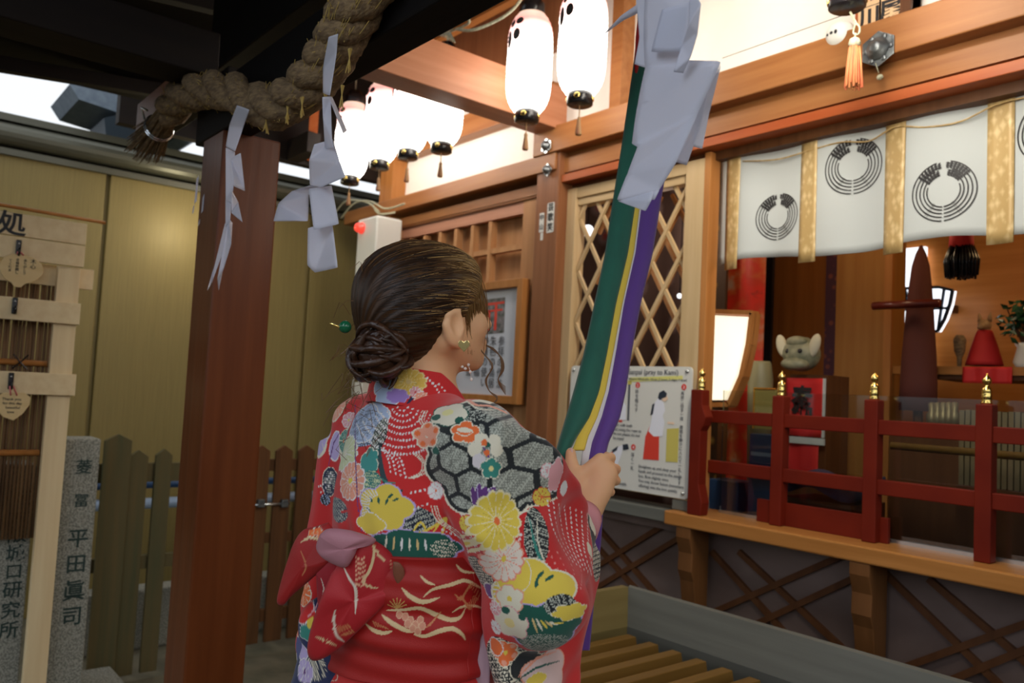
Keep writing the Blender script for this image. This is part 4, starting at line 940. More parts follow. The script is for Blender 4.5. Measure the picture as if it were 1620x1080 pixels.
# shelf, fox and plant
SHY=3.7
zs=W(1550,582,SHY)[2]
struct('trim_30',MB().box((W(1474,582,SHY)[0],SHY,zs-.05),(XE,SHY+.35,zs)),'dbrown')
struct('trim_31',MB().box((W(1412,575,SHY)[0],SHY-.02,zs-.03),(XE,SHY,zs+.005)),'orangex')
fc=W(1557,578,SHY+.15); k=proj(fc)[2]/FPX
fx=MB(); 
fox=thing('fox_statue',tuple(fc),'small tan fox statue wearing a bright red cape on the shelf','statue')
FM=mat('tan_fox',(.36,.21,.10),.6,0,(.45,.3,.16),20)
hz_=fc[2]+64*k
obj('body',MB().lathe([(18*k,0),(20*k,10*k),(13*k,38*k),(8*k,58*k)],tuple(fc),18),FM,fox,True)
obj('head',MB().ball((fc[0],fc[1],hz_),10*k,16,(1,1.1,.95)).lathe([(6.5*k,0),(4.5*k,8*k),(2*k,14*k)],(fc[0],fc[1]-5*k,hz_-2*k),14,(-.2,-1,-.25)),FM,fox,True)
for s in (-1,1): obj('ear',MB().lathe([(4.2*k,0),(3*k,7*k),(.4*k,15*k)],(fc[0]+s*6.5*k,fc[1],hz_+6*k),10,(s*.15,0,1)),FM,fox,True)
obj('cape',MB().lathe([(27*k,-0*k),(25*k,8*k),(19*k,30*k),(12*k,52*k),(10*k,56*k)],tuple(fc),24),'red',fox,True)
cp2=MB().grid([[(W(1523+i*5.2,600,SHY-.03)[0],SHY-.03-.006*math.sin(i*1.3),z) for z in np.linspace(W(1550,606,SHY-.03)[2],zs+.004,6)] for i in range(16)])
tag(obj('red_cloth',cp2,'red',smooth=True,solid=.004),'red cloth hanging over the front of the shelf below the fox','cloth')
pc_=W(1622,575,SHY+.1); pt=thing('evergreen_sprig',tuple(pc_),'glossy dark evergreen sprigs in a vase at the frame edge','plant')
obj('vase',MB().lathe([(.03,0),(.045,.03),(.03,.09),(.04,.11)],(pc_[0],pc_[1],zs),16),'white',pt,True)
lf=MB(); random.seed(11)
for i in range(150):
    d=Vector((random.gauss(0,1),random.gauss(0,.8),random.gauss(.1,.8))).normalized()*random.uniform(.02,.10); c=Vector((pc_[0],pc_[1],zs+.20))+d
    u=Vector((random.gauss(0,1),random.gauss(0,1),random.gauss(0,.6))).normalized(); v=u.orthogonal().normalized(); w_=u.cross(v)*.006
    lf.add([c-u*.024,c+v*.011+w_,c+u*.024,c-v*.011+w_],[(0,1,2),(0,2,3)])
obj('foliage',lf,mat('dark_evergreen',(.012,.06,.025),.25,0,(.03,.12,.06),9),pt)
st_=MB()
for i in range(10): st_.tube([(pc_[0],pc_[1],zs+.08),(pc_[0]+random.uniform(-.08,.08),pc_[1],zs+random.uniform(.16,.28))],.003,5)
obj('stem',st_,'dbrown',pt)
c=W(1518,566,SHY+.08); tag(obj('whisk_brush',MB().lathe([(.008,-.07),(.010,.0),(.022,.03),(.026,.08),(.015,.10)],tuple(c),12),'straw',smooth=True),'small straw whisk standing left of the fox','whisk')
# low right: striped stack, candle rack, drum like roll
a=W(1518,648,3.12); b=W(1640,780,3.12); stk_=MB(); x=a[0]
while x<b[0]+.4: stk_.box((x,3.12,b[2]),(x+.016,3.24,a[2]+random.uniform(-.002,.002))); x+=.02
tag(obj('slip_stand',MB().box((a[0],3.10,.66),(XE,3.26,b[2]-.001)),'dbrown'),'dark low stand that carries the upright paper slips','stand')
tag(obj('paper_slips',stk_,mat('cream_slips',(.17,.125,.06),.6)),'row of upright cream paper slips behind the right railing bay','paper slips',kind='stuff')
bz=W(1450,708,3.02)[2]; tag(obj('gold_rail',MB().tube([(W(1410,705,3.02)[0],3.02,bz),(XE,3.02,bz)],.014,12),MT['slat'],smooth=True),'round wooden bar running behind the right railing bays','bar')
for i,px in enumerate((1474,1483,1492,1501,1510)):
    c=W(px,668,3.35); t=tag(obj('candle_cup',MB().lathe([(.018,-.03),(.02,.03),(.012,.045),(.014,.075),(.004,.08)],tuple(c),12),mat('dim_brass',(.22,.17,.08),.4,.6) if i==0 else bpy.data.materials['dim_brass'],smooth=True),'%s of the five little brass cups behind the right railing bay'%('leftmost','second from left','middle','fourth from left','rightmost')[i],'cup','brass cups on the low altar')
prop('low_altar',MB().box((W(1420,690,3.35)[0],3.28,.66),(XE,3.75,W(1490,683,3.35)[2])),'dbrown','long dark low altar behind the right railing bays','altar')
# things dimly seen through the lattice
for i,(px,py,r,c,m,lb_,) in enumerate([(930,365,16,0,gl,'hazy white lamp glimpsed through the top left of the lattice'),(1075,468,7,0,gl,'tiny bright bulb glimpsed at the right side of the lattice')]):
    c=W(px,py,3.2); k=proj(c)[2]/FPX; t=thing('hanging_bulb',tuple(c),lb_,'lamp'); obj('bulb',MB().ball(c,r*k*.6,14),m,t,True); obj('cord',MB().tube([c,(c[0],c[1],2.76)],.003,5),'black',t)
bm_=MB().grid([[(x,3.5+.03*math.sin(x*14),z) for z in np.linspace(.8,2.6,10)] for x in np.linspace(-4.0,-2.0,60)])
bm_=MB().grid([[(x,3.5+.03*math.sin(x*14),z) for z in np.linspace(.665,2.74,10)] for x in np.linspace(-3.9,W(1100,450,3.5)[0],70)])
tag(obj('patterned_drape',bm_,blobmat('mixed_drape',(.10,.06,.05),(.25,.18,.18),5,(.45,.05,.05)),smooth=True,solid=.003),'patterned drape seen through the diamond lattice','drape')
# ------------------------------------------------------------------ implicit surfaces
def smin(a,b,k):
    h=np.clip(.5+.5*(b-a)/k,0,1); return b*(1-h)+a*h-k*h*(1-h)
def smax(a,b,k): return -smin(-a,-b,k)
def sd_ell(p,c,r):
    q=p-np.array(c,'f4'); r=np.array(r,'f4'); k0=np.linalg.norm(q/r,axis=1); k1=np.linalg.norm(q/(r*r),axis=1)+1e-9
    return k0*(k0-1)/k1
def sd_cap(p,a,b,ra,rb):
    a=np.array(a,'f4'); b=np.array(b,'f4'); ba=b-a; t=np.clip(((p-a)@ba)/max(float(ba@ba),1e-12),0,1)
    return np.linalg.norm(p-a-t[:,None]*ba,axis=1)-(ra+(rb-ra)*t)
def sd_poly(x,y,poly):
    n=len(poly); d=np.full(x.shape,1e9,'f4'); s=np.ones(x.shape,'f4')
    for i in range(n):
        ax,ay=poly[i]; bx,by=poly[i-1]; ex,ey=bx-ax,by-ay; wx,wy=x-ax,y-ay
        t=np.clip((wx*ex+wy*ey)/(ex*ex+ey*ey),0,1); dx,dy=wx-ex*t,wy-ey*t; d=np.minimum(d,dx*dx+dy*dy)
        c1=y>=ay; c2=y<by; c3=ex*wy>ey*wx
        fl=(c1&c2&c3)|(~c1&~c2&~c3); s=np.where(fl,-s,s)
    return s*np.sqrt(d)
def surf(f,lo,hi,h,B=24):
    lo=np.array(lo,float); hi=np.array(hi,float); nb=np.ceil((hi-lo)/(h*B)).astype(int)
    NN=nb*B+4; CID=[];CV=[];Q=[]
    def cid(i,j,k): return ((i+1)*(NN[1])+(j+1))*NN[2]+(k+1)
    ctr=np.array([[ (i+.5)*B*h,(j+.5)*B*h,(k+.5)*B*h] for i in range(nb[0]) for j in range(nb[1]) for k in range(nb[2])])+lo
    idx=[(i,j,k) for i in range(nb[0]) for j in range(nb[1]) for k in range(nb[2])]
    dc=f(ctr.astype('f4')); R_=B*h*.87*1.35+.012
    g=np.arange(-1,B+1)
    for n,(bi,bj,bk) in enumerate(idx):
        if abs(dc[n])>R_: continue
        I=bi*B+g; J=bj*B+g; K=bk*B+g
        X,Y,Z=np.meshgrid(I,J,K,indexing='ij'); P=np.stack([X,Y,Z],-1).reshape(-1,3)*h+lo
        V=f(P.astype('f4')).reshape(X.shape); S=V<0
        if S.all() or not S.any(): continue
        m=B+2
        # cells owned: index 1..B -> need corners i..i+1 ; cell c at local index a covers nodes a,a+1 ; own cells local 0..B (global -1..B-1) keep all, duplicates resolved by unique
        cs=[S[a:m-1+a,b:m-1+b,c:m-1+c] for a in (0,1) for b in (0,1) for c in (0,1)]
        cnt=sum(c.astype('i1') for c in cs); act=(cnt>0)&(cnt<8)
        ai,aj,ak=np.nonzero(act)
        if len(ai)==0: continue
        acc=np.zeros((len(ai),3)); num=np.zeros(len(ai))
        for ax in range(3):
            o1,o2=[a for a in range(3) if a!=ax]
            for u in (0,1):
                for v in (0,1):
                    d0=[0,0,0]; d0[o1]=u; d0[o2]=v; d1=list(d0); d1[ax]=1
                    v0=V[ai+d0[0],aj+d0[1],ak+d0[2]]; v1=V[ai+d1[0],aj+d1[1],ak+d1[2]]; cr=(v0<0)!=(v1<0)
                    t=np.where(cr,v0/(v0-v1+1e-12),0)
                    pt=np.array(d0,float)[None,:].repeat(len(ai),0); pt[:,ax]=t; acc[cr]+=pt[cr]; num[cr]+=1
        pos=acc/num[:,None]+np.stack([I[ai],J[aj],K[ak]],-1)
        CID.append(cid(I[ai],J[aj],K[ak])); CV.append(pos*h+lo)
        # quads for edges owned by nodes local 1..B  (global bi*B .. bi*B+B-1), far node within array
        for ax in range(3):
            sl=[slice(1,m-1)]*3; sh=[slice(1,m-1)]*3; sh[ax]=slice(2,m)
            a0=S[tuple(sl)]; a1=S[tuple(sh)]; e=a0!=a1; ei,ej,ek=np.nonzero(e)
            if len(ei)==0: continue
            gi=I[ei+1];gj=J[ej+1];gk=K[ek+1]; ins=a0[ei,ej,ek]
            o1,o2=[(1,2),(2,0),(0,1)][ax]
            def off(da,db):
                q=[gi.copy(),gj.copy(),gk.copy()]; q[o1]=q[o1]+da; q[o2]=q[o2]+db; return cid(*q)
            qd=np.stack([off(-1,-1),off(0,-1),off(0,0),off(-1,0)],-1); qd[~ins]=qd[~ins][:,::-1]; Q.append(qd)
    CID=np.concatenate(CID); CV=np.concatenate(CV); u,ix=np.unique(CID,return_index=True); V=CV[ix]; Q=np.concatenate(Q)
    q=np.searchsorted(u,Q); q=np.clip(q,0,len(u)-1); ok=(u[q]==Q).all(1); return V,q[ok]
def subdiv(V,Q):   # split quads in four, lightly smoothed by averaging
    n=len(V); e=np.concatenate([Q[:,[0,1]],Q[:,[1,2]],Q[:,[2,3]],Q[:,[3,0]]]); es=np.sort(e,1); key=es[:,0].astype('i8')*n+es[:,1]
    u,ix,inv=np.unique(key,return_index=True,return_inverse=True); inv=inv.reshape(-1); em=(V[es[ix,0]]+V[es[ix,1]])/2; fm=V[Q].mean(1)
    m=len(Q); E=n+inv.reshape(4,m); Fc=n+len(u)+np.arange(m)
    NV=np.concatenate([V,em,fm]); q=[np.stack([Q[:,i],E[i],Fc,E[(i-1)%4]],-1) for i in range(4)]
    return NV,np.concatenate(q)
def relax(V,Q,it=2,l=.5):
    n=len(V)
    for _ in range(it):
        s=np.zeros_like(V); c=np.zeros(n)
        for a,b in ((0,1),(1,2),(2,3),(3,0)):
            np.add.at(s,Q[:,a],V[Q[:,b]]); np.add.at(c,Q[:,a],1); np.add.at(s,Q[:,b],V[Q[:,a]]); np.add.at(c,Q[:,b],1)
        V=V*(1-l)+l*s/np.maximum(c,1)[:,None]
    return V
def vnorm(V,Q):
    fn=np.cross(V[Q[:,2]]-V[Q[:,0]],V[Q[:,3]]-V[Q[:,1]]); N=np.zeros_like(V)
    for a in range(4): np.add.at(N,Q[:,a],fn)
    return N/(np.linalg.norm(N,axis=1)[:,None]+1e-12)
def fastobj(name,V,Q,m,parent=None,col=None,origin=None):
    off=wloc(parent) if parent else Vector((0,0,0)); org=Vector(origin) if origin is not None else off
    Vl=(V-np.array(org)).astype('f4'); me=bpy.data.meshes.new(name); me.vertices.add(len(Vl)); me.vertices.foreach_set('co',Vl.ravel())
    k=Q.shape[1]; me.loops.add(len(Q)*k); me.loops.foreach_set('vertex_index',Q.ravel().astype('i4')); me.polygons.add(len(Q))
    me.polygons.foreach_set('loop_start',(np.arange(len(Q))*k).astype('i4')); me.update(calc_edges=True); me.polygons.foreach_set('use_smooth',[True]*len(Q))
    if col is not None:
        a=me.color_attributes.new('Col','FLOAT_COLOR','POINT'); c=np.ones((len(V),4),'f4'); c[:,:3]=col; a.data.foreach_set('color',c.ravel())
    me.materials.append(MT[m] if isinstance(m,str) else m); o=bpy.data.objects.new(name,me); COL.objects.link(o); o.location=org-off
    if parent: o.parent=parent
    return o
def gridVQ(P):
    P=np.array(P,float); a,b=P.shape[:2]; i=np.arange(a*b).reshape(a,b); Q=np.stack([i[:-1,:-1],i[1:,:-1],i[1:,1:],i[:-1,1:]],-1).reshape(-1,4); return P.reshape(-1,3),Q
# ------------------------------------------------------------------ printing patterns on cloth (motifs are laid on the surface in its tangent plane)
from mathutils.bvhtree import BVHTree
RED=(.62,.022,.022);BLK=(.012,.016,.018);CRM=(.80,.74,.58);WHT=(.82,.80,.78);YEL=(.80,.60,.08);ORA=(.85,.17,.04);COR=(.85,.36,.24);GRN=(.01,.10,.07);TEA=(.04,.25,.20);PUR=(.14,.04,.22);LIL=(.52,.42,.72);GRY=(.50,.52,.44);BLU=(.42,.52,.72);PNK=(.80,.38,.40);GLD=(.72,.52,.22);LGN=(.66,.70,.40)
class Cloth:
    def __init__(s,V,Q,base,step=1):
        s.V=V;s.Q=Q;s.N=vnorm(V,Q);s.C=np.array(base,'f4')*np.ones((len(V),1),'f4') if len(base)==3 else base
        s.bvh=BVHTree.FromPolygons(V.tolist(),Q.tolist())
    def hit(s,px,py):
        d=Vector(ray(px,py)).normalized(); o=Vector((0,0,EYE)); h=s.bvh.ray_cast(o,d)
        return h[0],h[1]
    def frame(s,px,py):
        p,n=s.hit(px,py)
        if p is None: return None
        n=Vector(n); d=Vector(ray(px,py))
        if n.dot(d)>0: n=-n
        up=Vector((0,0,1)); up=(up-n*up.dot(n)).normalized(); rt=up.cross(n); 
        cr=Vector(R[:,0])
        if rt.dot(cr)<0: rt=-rt
        fx=max(.55,abs(rt.dot(cr))); fz=max(.6,abs(up.dot(Vector((0,0,1))))); k=-(R.T@(np.array(p)-np.array([0,0,EYE])))[2]/FPX
        return np.array(p),np.array(n),np.array(rt),np.array(up),k,fx,fz
    def local(s,px,py,rx,ry,rot=0,reach=1.35):
        fr=s.frame(px,py)
        if fr is None: return None
        p,n,rt,up,k,fx,fz=fr; Rr=max(rx,ry)*k*reach/min(fx,fz)
        d=s.V-p; m=np.nonzero((np.abs(d[:,0])<Rr)&(np.abs(d[:,1])<Rr)&(np.abs(d[:,2])<Rr)&(s.N@n>-.1)&(np.abs(d@n)<.06+Rr*.25))[0]
        dd=d[m]; x=dd@rt/(rx*k/fx); y=dd@up/(ry*k/fz)
        if rot: c,q=math.cos(rot),math.sin(rot); x,y=x*c+y*q,-x*q+y*c
        return m,x,y
    def put(s,m,mask,c): s.C[m[mask]]=c
    def chrys(s,px,py,rx,ry=None,col=YEL,edge=WHT,cen=ORA,n=14,rot=0,ring=.16):
        L=s.local(px,py,rx,ry or rx,rot)
        if L is None: return
        m,x,y=L; r=np.hypot(x,y); a=np.arctan2(y,x); ph=(a*n/(2*math.pi))%1-.5; lob=.84+.15*np.sqrt(np.maximum(np.cos(ph*math.pi),0))
        out=r<lob+.06; s.put(m,out,edge); ins=(r<lob-.02)&(np.abs(ph)<.5-.035/np.maximum(r,.05)); s.put(m,ins,col)
        s.put(m,ins&(np.abs(ph)<.06)&(r>.25)&(r<.6),tuple(.75*c for c in col)); s.put(m,r<ring,cen); 
    def plum(s,px,py,r,col=WHT,edge=CRM,cen=YEL,tip=None,rot=0,ry=None):
        L=s.local(px,py,r,ry or r,rot)
        if L is None: return
        m,x,y=L; R0=np.hypot(x,y); best=np.full(x.shape,9.)
        for k in range(5):
            t=2*math.pi*k/5+math.pi/2; best=np.minimum(best,np.hypot(x-.55*math.cos(t),y-.55*math.sin(t)))
        s.put(m,best<.50,edge); s.put(m,(best<.41)|(R0<.3),col)
        if tip is not None:
            for k in range(5):
                t=2*math.pi*k/5+math.pi/2; s.put(m,np.hypot(x-.72*math.cos(t),y-.72*math.sin(t))<.20,tip)
        s.put(m,R0<.17,cen)
    def disc(s,px,py,rx,ry,col,edge=None,rot=0,ew=.12):
        L=s.local(px,py,rx,ry,rot)
        if L is None: return
        m,x,y=L; r=np.hypot(x,y)
        if edge is not None: s.put(m,r<1+ew,edge)
        s.put(m,r<1,col)
    def cloud(s,px,py,rx,ry,col,edge=WHT,lobes=6,rot=0,fn=None,amp=.14,ew=.06,ph0=0):
        L=s.local(px,py,rx,ry,rot,1.6)
        if L is None: return
        m,x,y=L; r=np.hypot(x,y); a=np.arctan2(y,x); lob=(1-amp)+amp*np.abs(np.cos(a*lobes/2+ph0))*1.4
        if edge is not None: s.put(m,r<lob+ew,edge)
        ins=r<lob; s.put(m,ins,col)
        if fn: fn(m,x,y,ins,r,lob)
        return L
    def shibori(s,cell=.32,gap=.10,gry=GRY,dot=.045,hexa=True):
        def fn(m,x,y,ins,r,lob):
            qx=x/cell; qy=y/cell
            A=np.stack([qx,qy],-1); sx,sy=1.0,1.7320508
            a1=np.stack([(A[:,0]%sx)-sx/2,(A[:,1]%sy)-sy/2],-1); a2=np.stack([((A[:,0]-sx/2)%sx)-sx/2,((A[:,1]-sy/2)%sy)-sy/2],-1)
            g=np.where((np.hypot(a1[:,0],a1[:,1])<np.hypot(a2[:,0],a2[:,1]))[:,None],a1,a2); g=np.abs(g)
            hd=np.maximum(g[:,0],g[:,0]*.5+g[:,1]*.8660254)
            px_=(x/dot+np.floor(y/dot)*.5)%1-.5; py_=(y/dot)%1-.5
            dt=np.hypot(px_,py_)
            cell_in=ins&(hd<.5-gap)&(r<lob-.07); s.put(m,cell_in,tuple(.45*c for c in gry)); s.put(m,cell_in&(dt<.40),gry); s.put(m,cell_in&(dt<.12),tuple(.35*c for c in gry))
        return fn
    def mesh(s,px,py,rx,ry,rot=0,gry=GRY,dot=.12,bg=BLK,edge=None,lobes=0):
        def fn(m,x,y,ins,r,lob):
            px_=(x/dot+np.floor(y/dot)*.5)%1-.5; py_=(y/dot)%1-.5; dt=np.hypot(px_,py_); s.put(m,ins&(dt<.36)&(dt>.12),gry)
        s.cloud(px,py,rx,ry,bg,edge,lobes or 2,rot,fn,amp=.14 if lobes else 0)
    def stroke(s,pts,w,col,taper=True,dots=False,sp=5.0,edge=None):
        P=[]
        for i in range(len(pts)-1):
            n=max(2,int(math.hypot(pts[i+1][0]-pts[i][0],pts[i+1][1]-pts[i][1])/3))
            for k in range(n): t=k/n; P.append((pts[i][0]*(1-t)+pts[i+1][0]*t,pts[i][1]*(1-t)+pts[i+1][1]*t))
        P.append(pts[-1])
        H=[];K=1
        for p in P:
            h,n=s.hit(*p)
            if h is not None: H.append(np.array(h))
        if len(H)<2: return
        H=np.array(H); k=-(R.T@(H.mean(0)-np.array([0,0,EYE])))[2]/FPX
        lo=H.min(0)-w*k*2; hi=H.max(0)+w*k*2; m=np.nonzero(((s.V>lo)&(s.V<hi)).all(1))[0]; v=s.V[m]
        if dots:
            dist=np.r_[0,np.cumsum(np.linalg.norm(np.diff(H,axis=0),axis=1))]; n=max(2,int(dist[-1]/(sp*k))); tt=np.linspace(0,dist[-1],n); C_=np.stack([np.interp(tt,dist,H[:,a]) for a in range(3)],-1)
            for c in C_:
                d=np.linalg.norm(v-c,axis=1); s.put(m,(d<w*k),col); s.put(m,(d<w*k*.35),tuple(.6*np.array(col)+.4*np.array(RED)))
            return
        for i in range(len(H)-1):
            a,b=H[i],H[i+1]; ba=b-a; L=float(ba@ba)+1e-12; t=np.clip((v-a)@ba/L,0,1); d=np.linalg.norm(v-a-t[:,None]*ba,axis=1)
            u=(i+.5)/(len(H)-1); ww=w*k/2*((math.sin(math.pi*u)**.6) if taper else 1)
            s.put(m,d<max(ww,.0008),col)
def scurve(pts,n=24):
    P=resample([Vector((x,y,0)) for x,y in pts],n); return [(p.x,p.y) for p in P]

# ------------------------------------------------------------------ the woman
Bp=at(672,600,1.34); BXY=np.array([Bp[0],Bp[1],0.0])
def L(x,y,z): return BXY+np.array([x,y,z])
HC=at(675,492,1.34)                     # head centre
yaw=math.radians(-7); pit=math.radians(9)
hd_f=np.array([-math.sin(yaw)*math.cos(pit),math.cos(yaw)*math.cos(pit),math.sin(pit)]); hd_r=np.array([math.cos(yaw),math.sin(yaw),0]); hd_u=np.cross(hd_r,hd_f)
HM=np.stack([hd_r,hd_f,hd_u])
def toH(p): return ((p-HC.astype('f4'))@HM.T.astype('f4'))
def fromH(q): return HC+np.array(q)@HM
S_R=L(.160,-.008,1.318); E_R=L(.232,.07,1.10); WR=at(928,806,1.425)
S_L=L(-.160,-.005,1.318); E_L=L(-.195,-.025,1.09); W_L=L(-.06,.17,1.03)
def J(px,py,d): return at(px,py,d)
D0=1.425
MCP=[J(950,727,D0+.010),J(961,741,D0+.012),J(962,758,D0+.010),J(955,775,D0+.006)]
PIP=[J(966,724,D0+.040),J(974,742,D0+.044),J(974,760,D0+.042),J(966,778,D0+.034)]
DIP=[J(956,720,D0+.066),J(962,741,D0+.070),J(962,760,D0+.067),J(955,777,D0+.056)]
TIP=[J(940,722,D0+.070),J(944,744,D0+.074),J(944,762,D0+.070),J(941,777,D0+.060)]
FR_=[(.0098,.0088,.0080,.0070),(.0100,.0090,.0082,.0072),(.0095,.0086,.0078,.0068),(.0085,.0076,.0069,.0060)]
TH=[J(920,787,D0+.004),J(909,757,D0+.004),J(904,734,D0+.012),J(903,716,D0+.022)]
def f_head(p):
    q=toH(p); X=np.abs(q[:,0]); qs=np.stack([X,q[:,1],q[:,2]],-1)
    d=sd_ell(q,(0,-.012,.028),(.074,.092,.080)); d=smin(d,sd_ell(q,(0,.036,-.030),(.058,.060,.074)),.03)
    d=smin(d,sd_cap(qs,(.054,.005,-.048),(.014,.070,-.086),.020,.017),.025); d=smin(d,sd_ell(q,(0,.078,-.088),(.018,.014,.014)),.015)
    d=smin(d,sd_ell(qs,(.034,.070,-.030),(.022,.018,.022)),.02)
    d=smin(d,sd_ell(q,(0,.088,-.062),(.026,.014,.018)),.012)
    d=smax(d,-sd_ell(qs,(.031,.106,.002),(.017,.014,.012)),.012)
    d=np.minimum(d,sd_ell(qs,(.030,.080,.001),(.013,.0135,.013)))
    d=smin(d,sd_cap(qs,(.030,.0925,.0065),(.040,.086,.004),.0028,.002),.003)
    d=smin(d,sd_cap(q,(0,.092,.008),(0,.112,-.030),.007,.0095),.010); d=smin(d,sd_ell(qs,(.009,.104,-.034),(.007,.009,.006)),.005)
    d=smin(d,sd_cap(qs,(0,.103,-.054),(.018,.094,-.057),.0045,.002),.004); d=smin(d,sd_cap(qs,(0,.101,-.064),(.016,.093,-.062),.0055,.002),.004)
    e=sd_ell(qs,(.076,.006,-.029),(.010,.019,.031)); e=smax(e,-sd_ell(qs,(.085,.009,-.025),(.0075,.011,.019)),.004)
    e=smin(e,sd_cap(qs,(.078,-.008,-.009),(.074,.020,-.004),.0045,.004),.006); e=smin(e,sd_cap(qs,(.079,-.010,-.025),(.077,.004,-.054),.0045,.005),.006); e=smin(e,sd_ell(qs,(.077,.020,-.033),(.004,.004,.007)),.004)
    e=smin(e,sd_ell(qs,(.076,.012,-.057),(.006,.008,.009)),.005)
    return smin(d,e,.006)
def f_hand(p):
    d=sd_cap(p,WR,(np.array(MCP[1])+MCP[2])/2,.024,.016); d=smax(d,-1e3+0*d,.01)
    for k in range(4):
        d=smin(d,sd_cap(p,WR+(MCP[k]-WR)*.25,MCP[k],.017,.0115),.014)
    d=smin(d,sd_cap(p,WR,TH[1],.019,.014),.016)
    for k in range(4):
        r=FR_[k]; c=sd_cap(p,MCP[k],PIP[k],r[0]+.001,r[1]+.0004); c=smin(c,sd_cap(p,PIP[k],DIP[k],r[1],r[2]),.003); c=smin(c,sd_cap(p,DIP[k],TIP[k],r[2],r[3]),.003); d=smin(d,c,.0045)
    c=sd_cap(p,TH[0],TH[1],.016,.0140); c=smin(c,sd_cap(p,TH[1],TH[2],.0132,.0118),.004); c=smin(c,sd_cap(p,TH[2],TH[3],.0116,.0092),.003); d=smin(d,sd_cap(p,TH[1],TH[1]+(MCP[0]-TH[1])*.7,.011,.011),.012)
    return smin(d,c,.007)
def f_lhand(p):
    d=sd_cap(p,W_L,W_L+np.array([.05,.05,.0]),.022,.02)
    for k in range(4): 
        a=W_L+np.array([.06-.006*k,.07,.022-.016*k]); d=smin(d,sd_cap(p,W_L,a,.017,.0105),.012); d=smin(d,sd_cap(p,a,a+np.array([.02,.035-.003*k,-.004]),.0095,.0085),.004); d=smin(d,sd_cap(p,a+np.array([.02,.035-.003*k,-.004]),a+np.array([.045,.045,-.008]),.0085,.007),.004)
    return smin(d,sd_cap(p,W_L+np.array([.01,.02,.01]),W_L+np.array([.045,.03,.045]),.012,.0085),.008)
def f_body(p):
    d=f_head(p); d=smin(d,sd_cap(p,fromH((0,-.026,-.055)),L(0,-.012,1.40),.050,.050),.03)
    d=smin(d,sd_cap(p,L(0,-.012,1.40),L(0,-.006,1.34),.052,.065),.03)
    for s,e,w in ((S_R,E_R,WR),(S_L,E_L,W_L)):
        d=smin(d,sd_cap(p,L(0,0,1.35),s,.05,.045),.04); a=sd_cap(p,s,e,.042,.034); a=smin(a,sd_cap(p,e,w,.034,.0225),.02); d=smin(d,a,.03)
    d=smin(d,f_hand(p),.012); d=smin(d,f_lhand(p),.012)
    d=smin(d,sd_ell(p,L(0,.0,1.20),(.13,.09,.18)),.05); d=smin(d,sd_ell(p,L(0,.0,.95),(.135,.095,.16)),.08)
    for s in (-1,1):
        l=sd_cap(p,L(s*.075,0,.86),L(s*.07,.01,.46),.075,.05); l=smin(l,sd_cap(p,L(s*.07,.01,.46),L(s*.065,-.01,.09),.048,.034),.03)
        l=smin(l,sd_cap(p,L(s*.065,-.02,.062),L(s*.068,.13,.048),.032,.026),.03); d=smin(d,l,.03)
    return d
SKIN=(.86,.48,.25)
Vb,Qb=surf(f_body,L(-.36,-.25,-.0)-[0,0,.03],L(.40,.40,1.72),.0034)
Vb=relax(Vb,Qb,1,.4)
cb=np.array(SKIN,'f4')*np.ones((len(Vb),1),'f4'); qh=(Vb-HC)@HM.T
lip=(np.abs(qh[:,0])<.02)&(qh[:,1]>.09)&(qh[:,2]<-.050)&(qh[:,2]>-.070); cb[lip]=(.60,.13,.10)
eye=(np.hypot(np.abs(qh[:,0])-.031,qh[:,2]-.0)<.0085)&(qh[:,1]>.085); cb[eye]=(.75,.72,.68); eye=(np.hypot(np.abs(qh[:,0])-.031,qh[:,2]-.0)<.0052)&(qh[:,1]>.085); cb[eye]=(.03,.015,.01)
br=(np.abs(qh[:,2]-.021-.004*np.cos((np.abs(qh[:,0])-.03)*60))<.0028)&(np.abs(np.abs(qh[:,0])-.031)<.017)&(qh[:,1]>.06); cb[br]=(.10,.05,.03)
hw=np.exp(-(np.linalg.norm(Vb-at(966,750,D0+.03),axis=1)/.03)**2)[:,None]; cb=cb*(1-hw*np.array([0,.12,.15]))
m_sk=vcmat('skin',.5,0,0,spec=.4); 
p_=m_sk.node_tree.nodes['Principled BSDF']; p_.inputs['Subsurface Weight'].default_value=.12; p_.inputs['Subsurface Radius'].default_value=(.012,.004,.002); p_.inputs['Subsurface Scale'].default_value=1
person=fastobj('person',Vb,Qb,m_sk,None,cb,L(0,0,0)); tag(person,'woman in a red flowered kimono seen from behind, pulling the bell rope','person')
print('body verts',len(Vb))
# nails on the visible thumb
nl=MB().ball(tuple(TH[3]+(np.array(TH[3])-TH[2])*.10-ray(897,712)*.006),.0062,10,(.9,.35,1.2)); obj('thumbnail',nl,mat('nail_pink',(.80,.50,.42),.25),person,True)

# hair ---------------------------------------------------------------
BUN=at(601,560,1.245)
def f_hair(p):
    q=toH(p); X=np.abs(q[:,0]); qs=np.stack([X,q[:,1],q[:,2]],-1)
    d=sd_ell(q,(0,-.020,.026),(.088,.103,.090)); d=smin(d,sd_ell(q,(0,.030,.052),(.070,.064,.046)),.035)
    d=smin(d,sd_ell(q,(.01,-.062,-.030),(.064,.052,.060)),.04)
    cut=sd_ell(q,(.0,.122,-.058),(.125,.088,.096)); d=smax(d,-cut,.012)
    ear=sd_ell(qs,(.090,.022,-.040),(.032,.032,.034)); d=smax(d,-ear,.010)
    nk=sd_ell(q,(0,.035,-.135),(.11,.075,.068)); d=smax(d,-nk,.012)
    a=np.arctan2(q[:,0]-.0,q[:,2]+.06); d+=.0006*np.sin(a*44+5*np.sin(q[:,1]*16))
    return d
Vh,Qh=surf(f_hair,HC-[.16,.17,.14],HC+[.16,.17,.16],.0028); Vh,Qh=subdiv(Vh,Qh)
qh=(Vh-HC)@HM.T; a=np.arctan2(qh[:,0],qh[:,2]+.06)
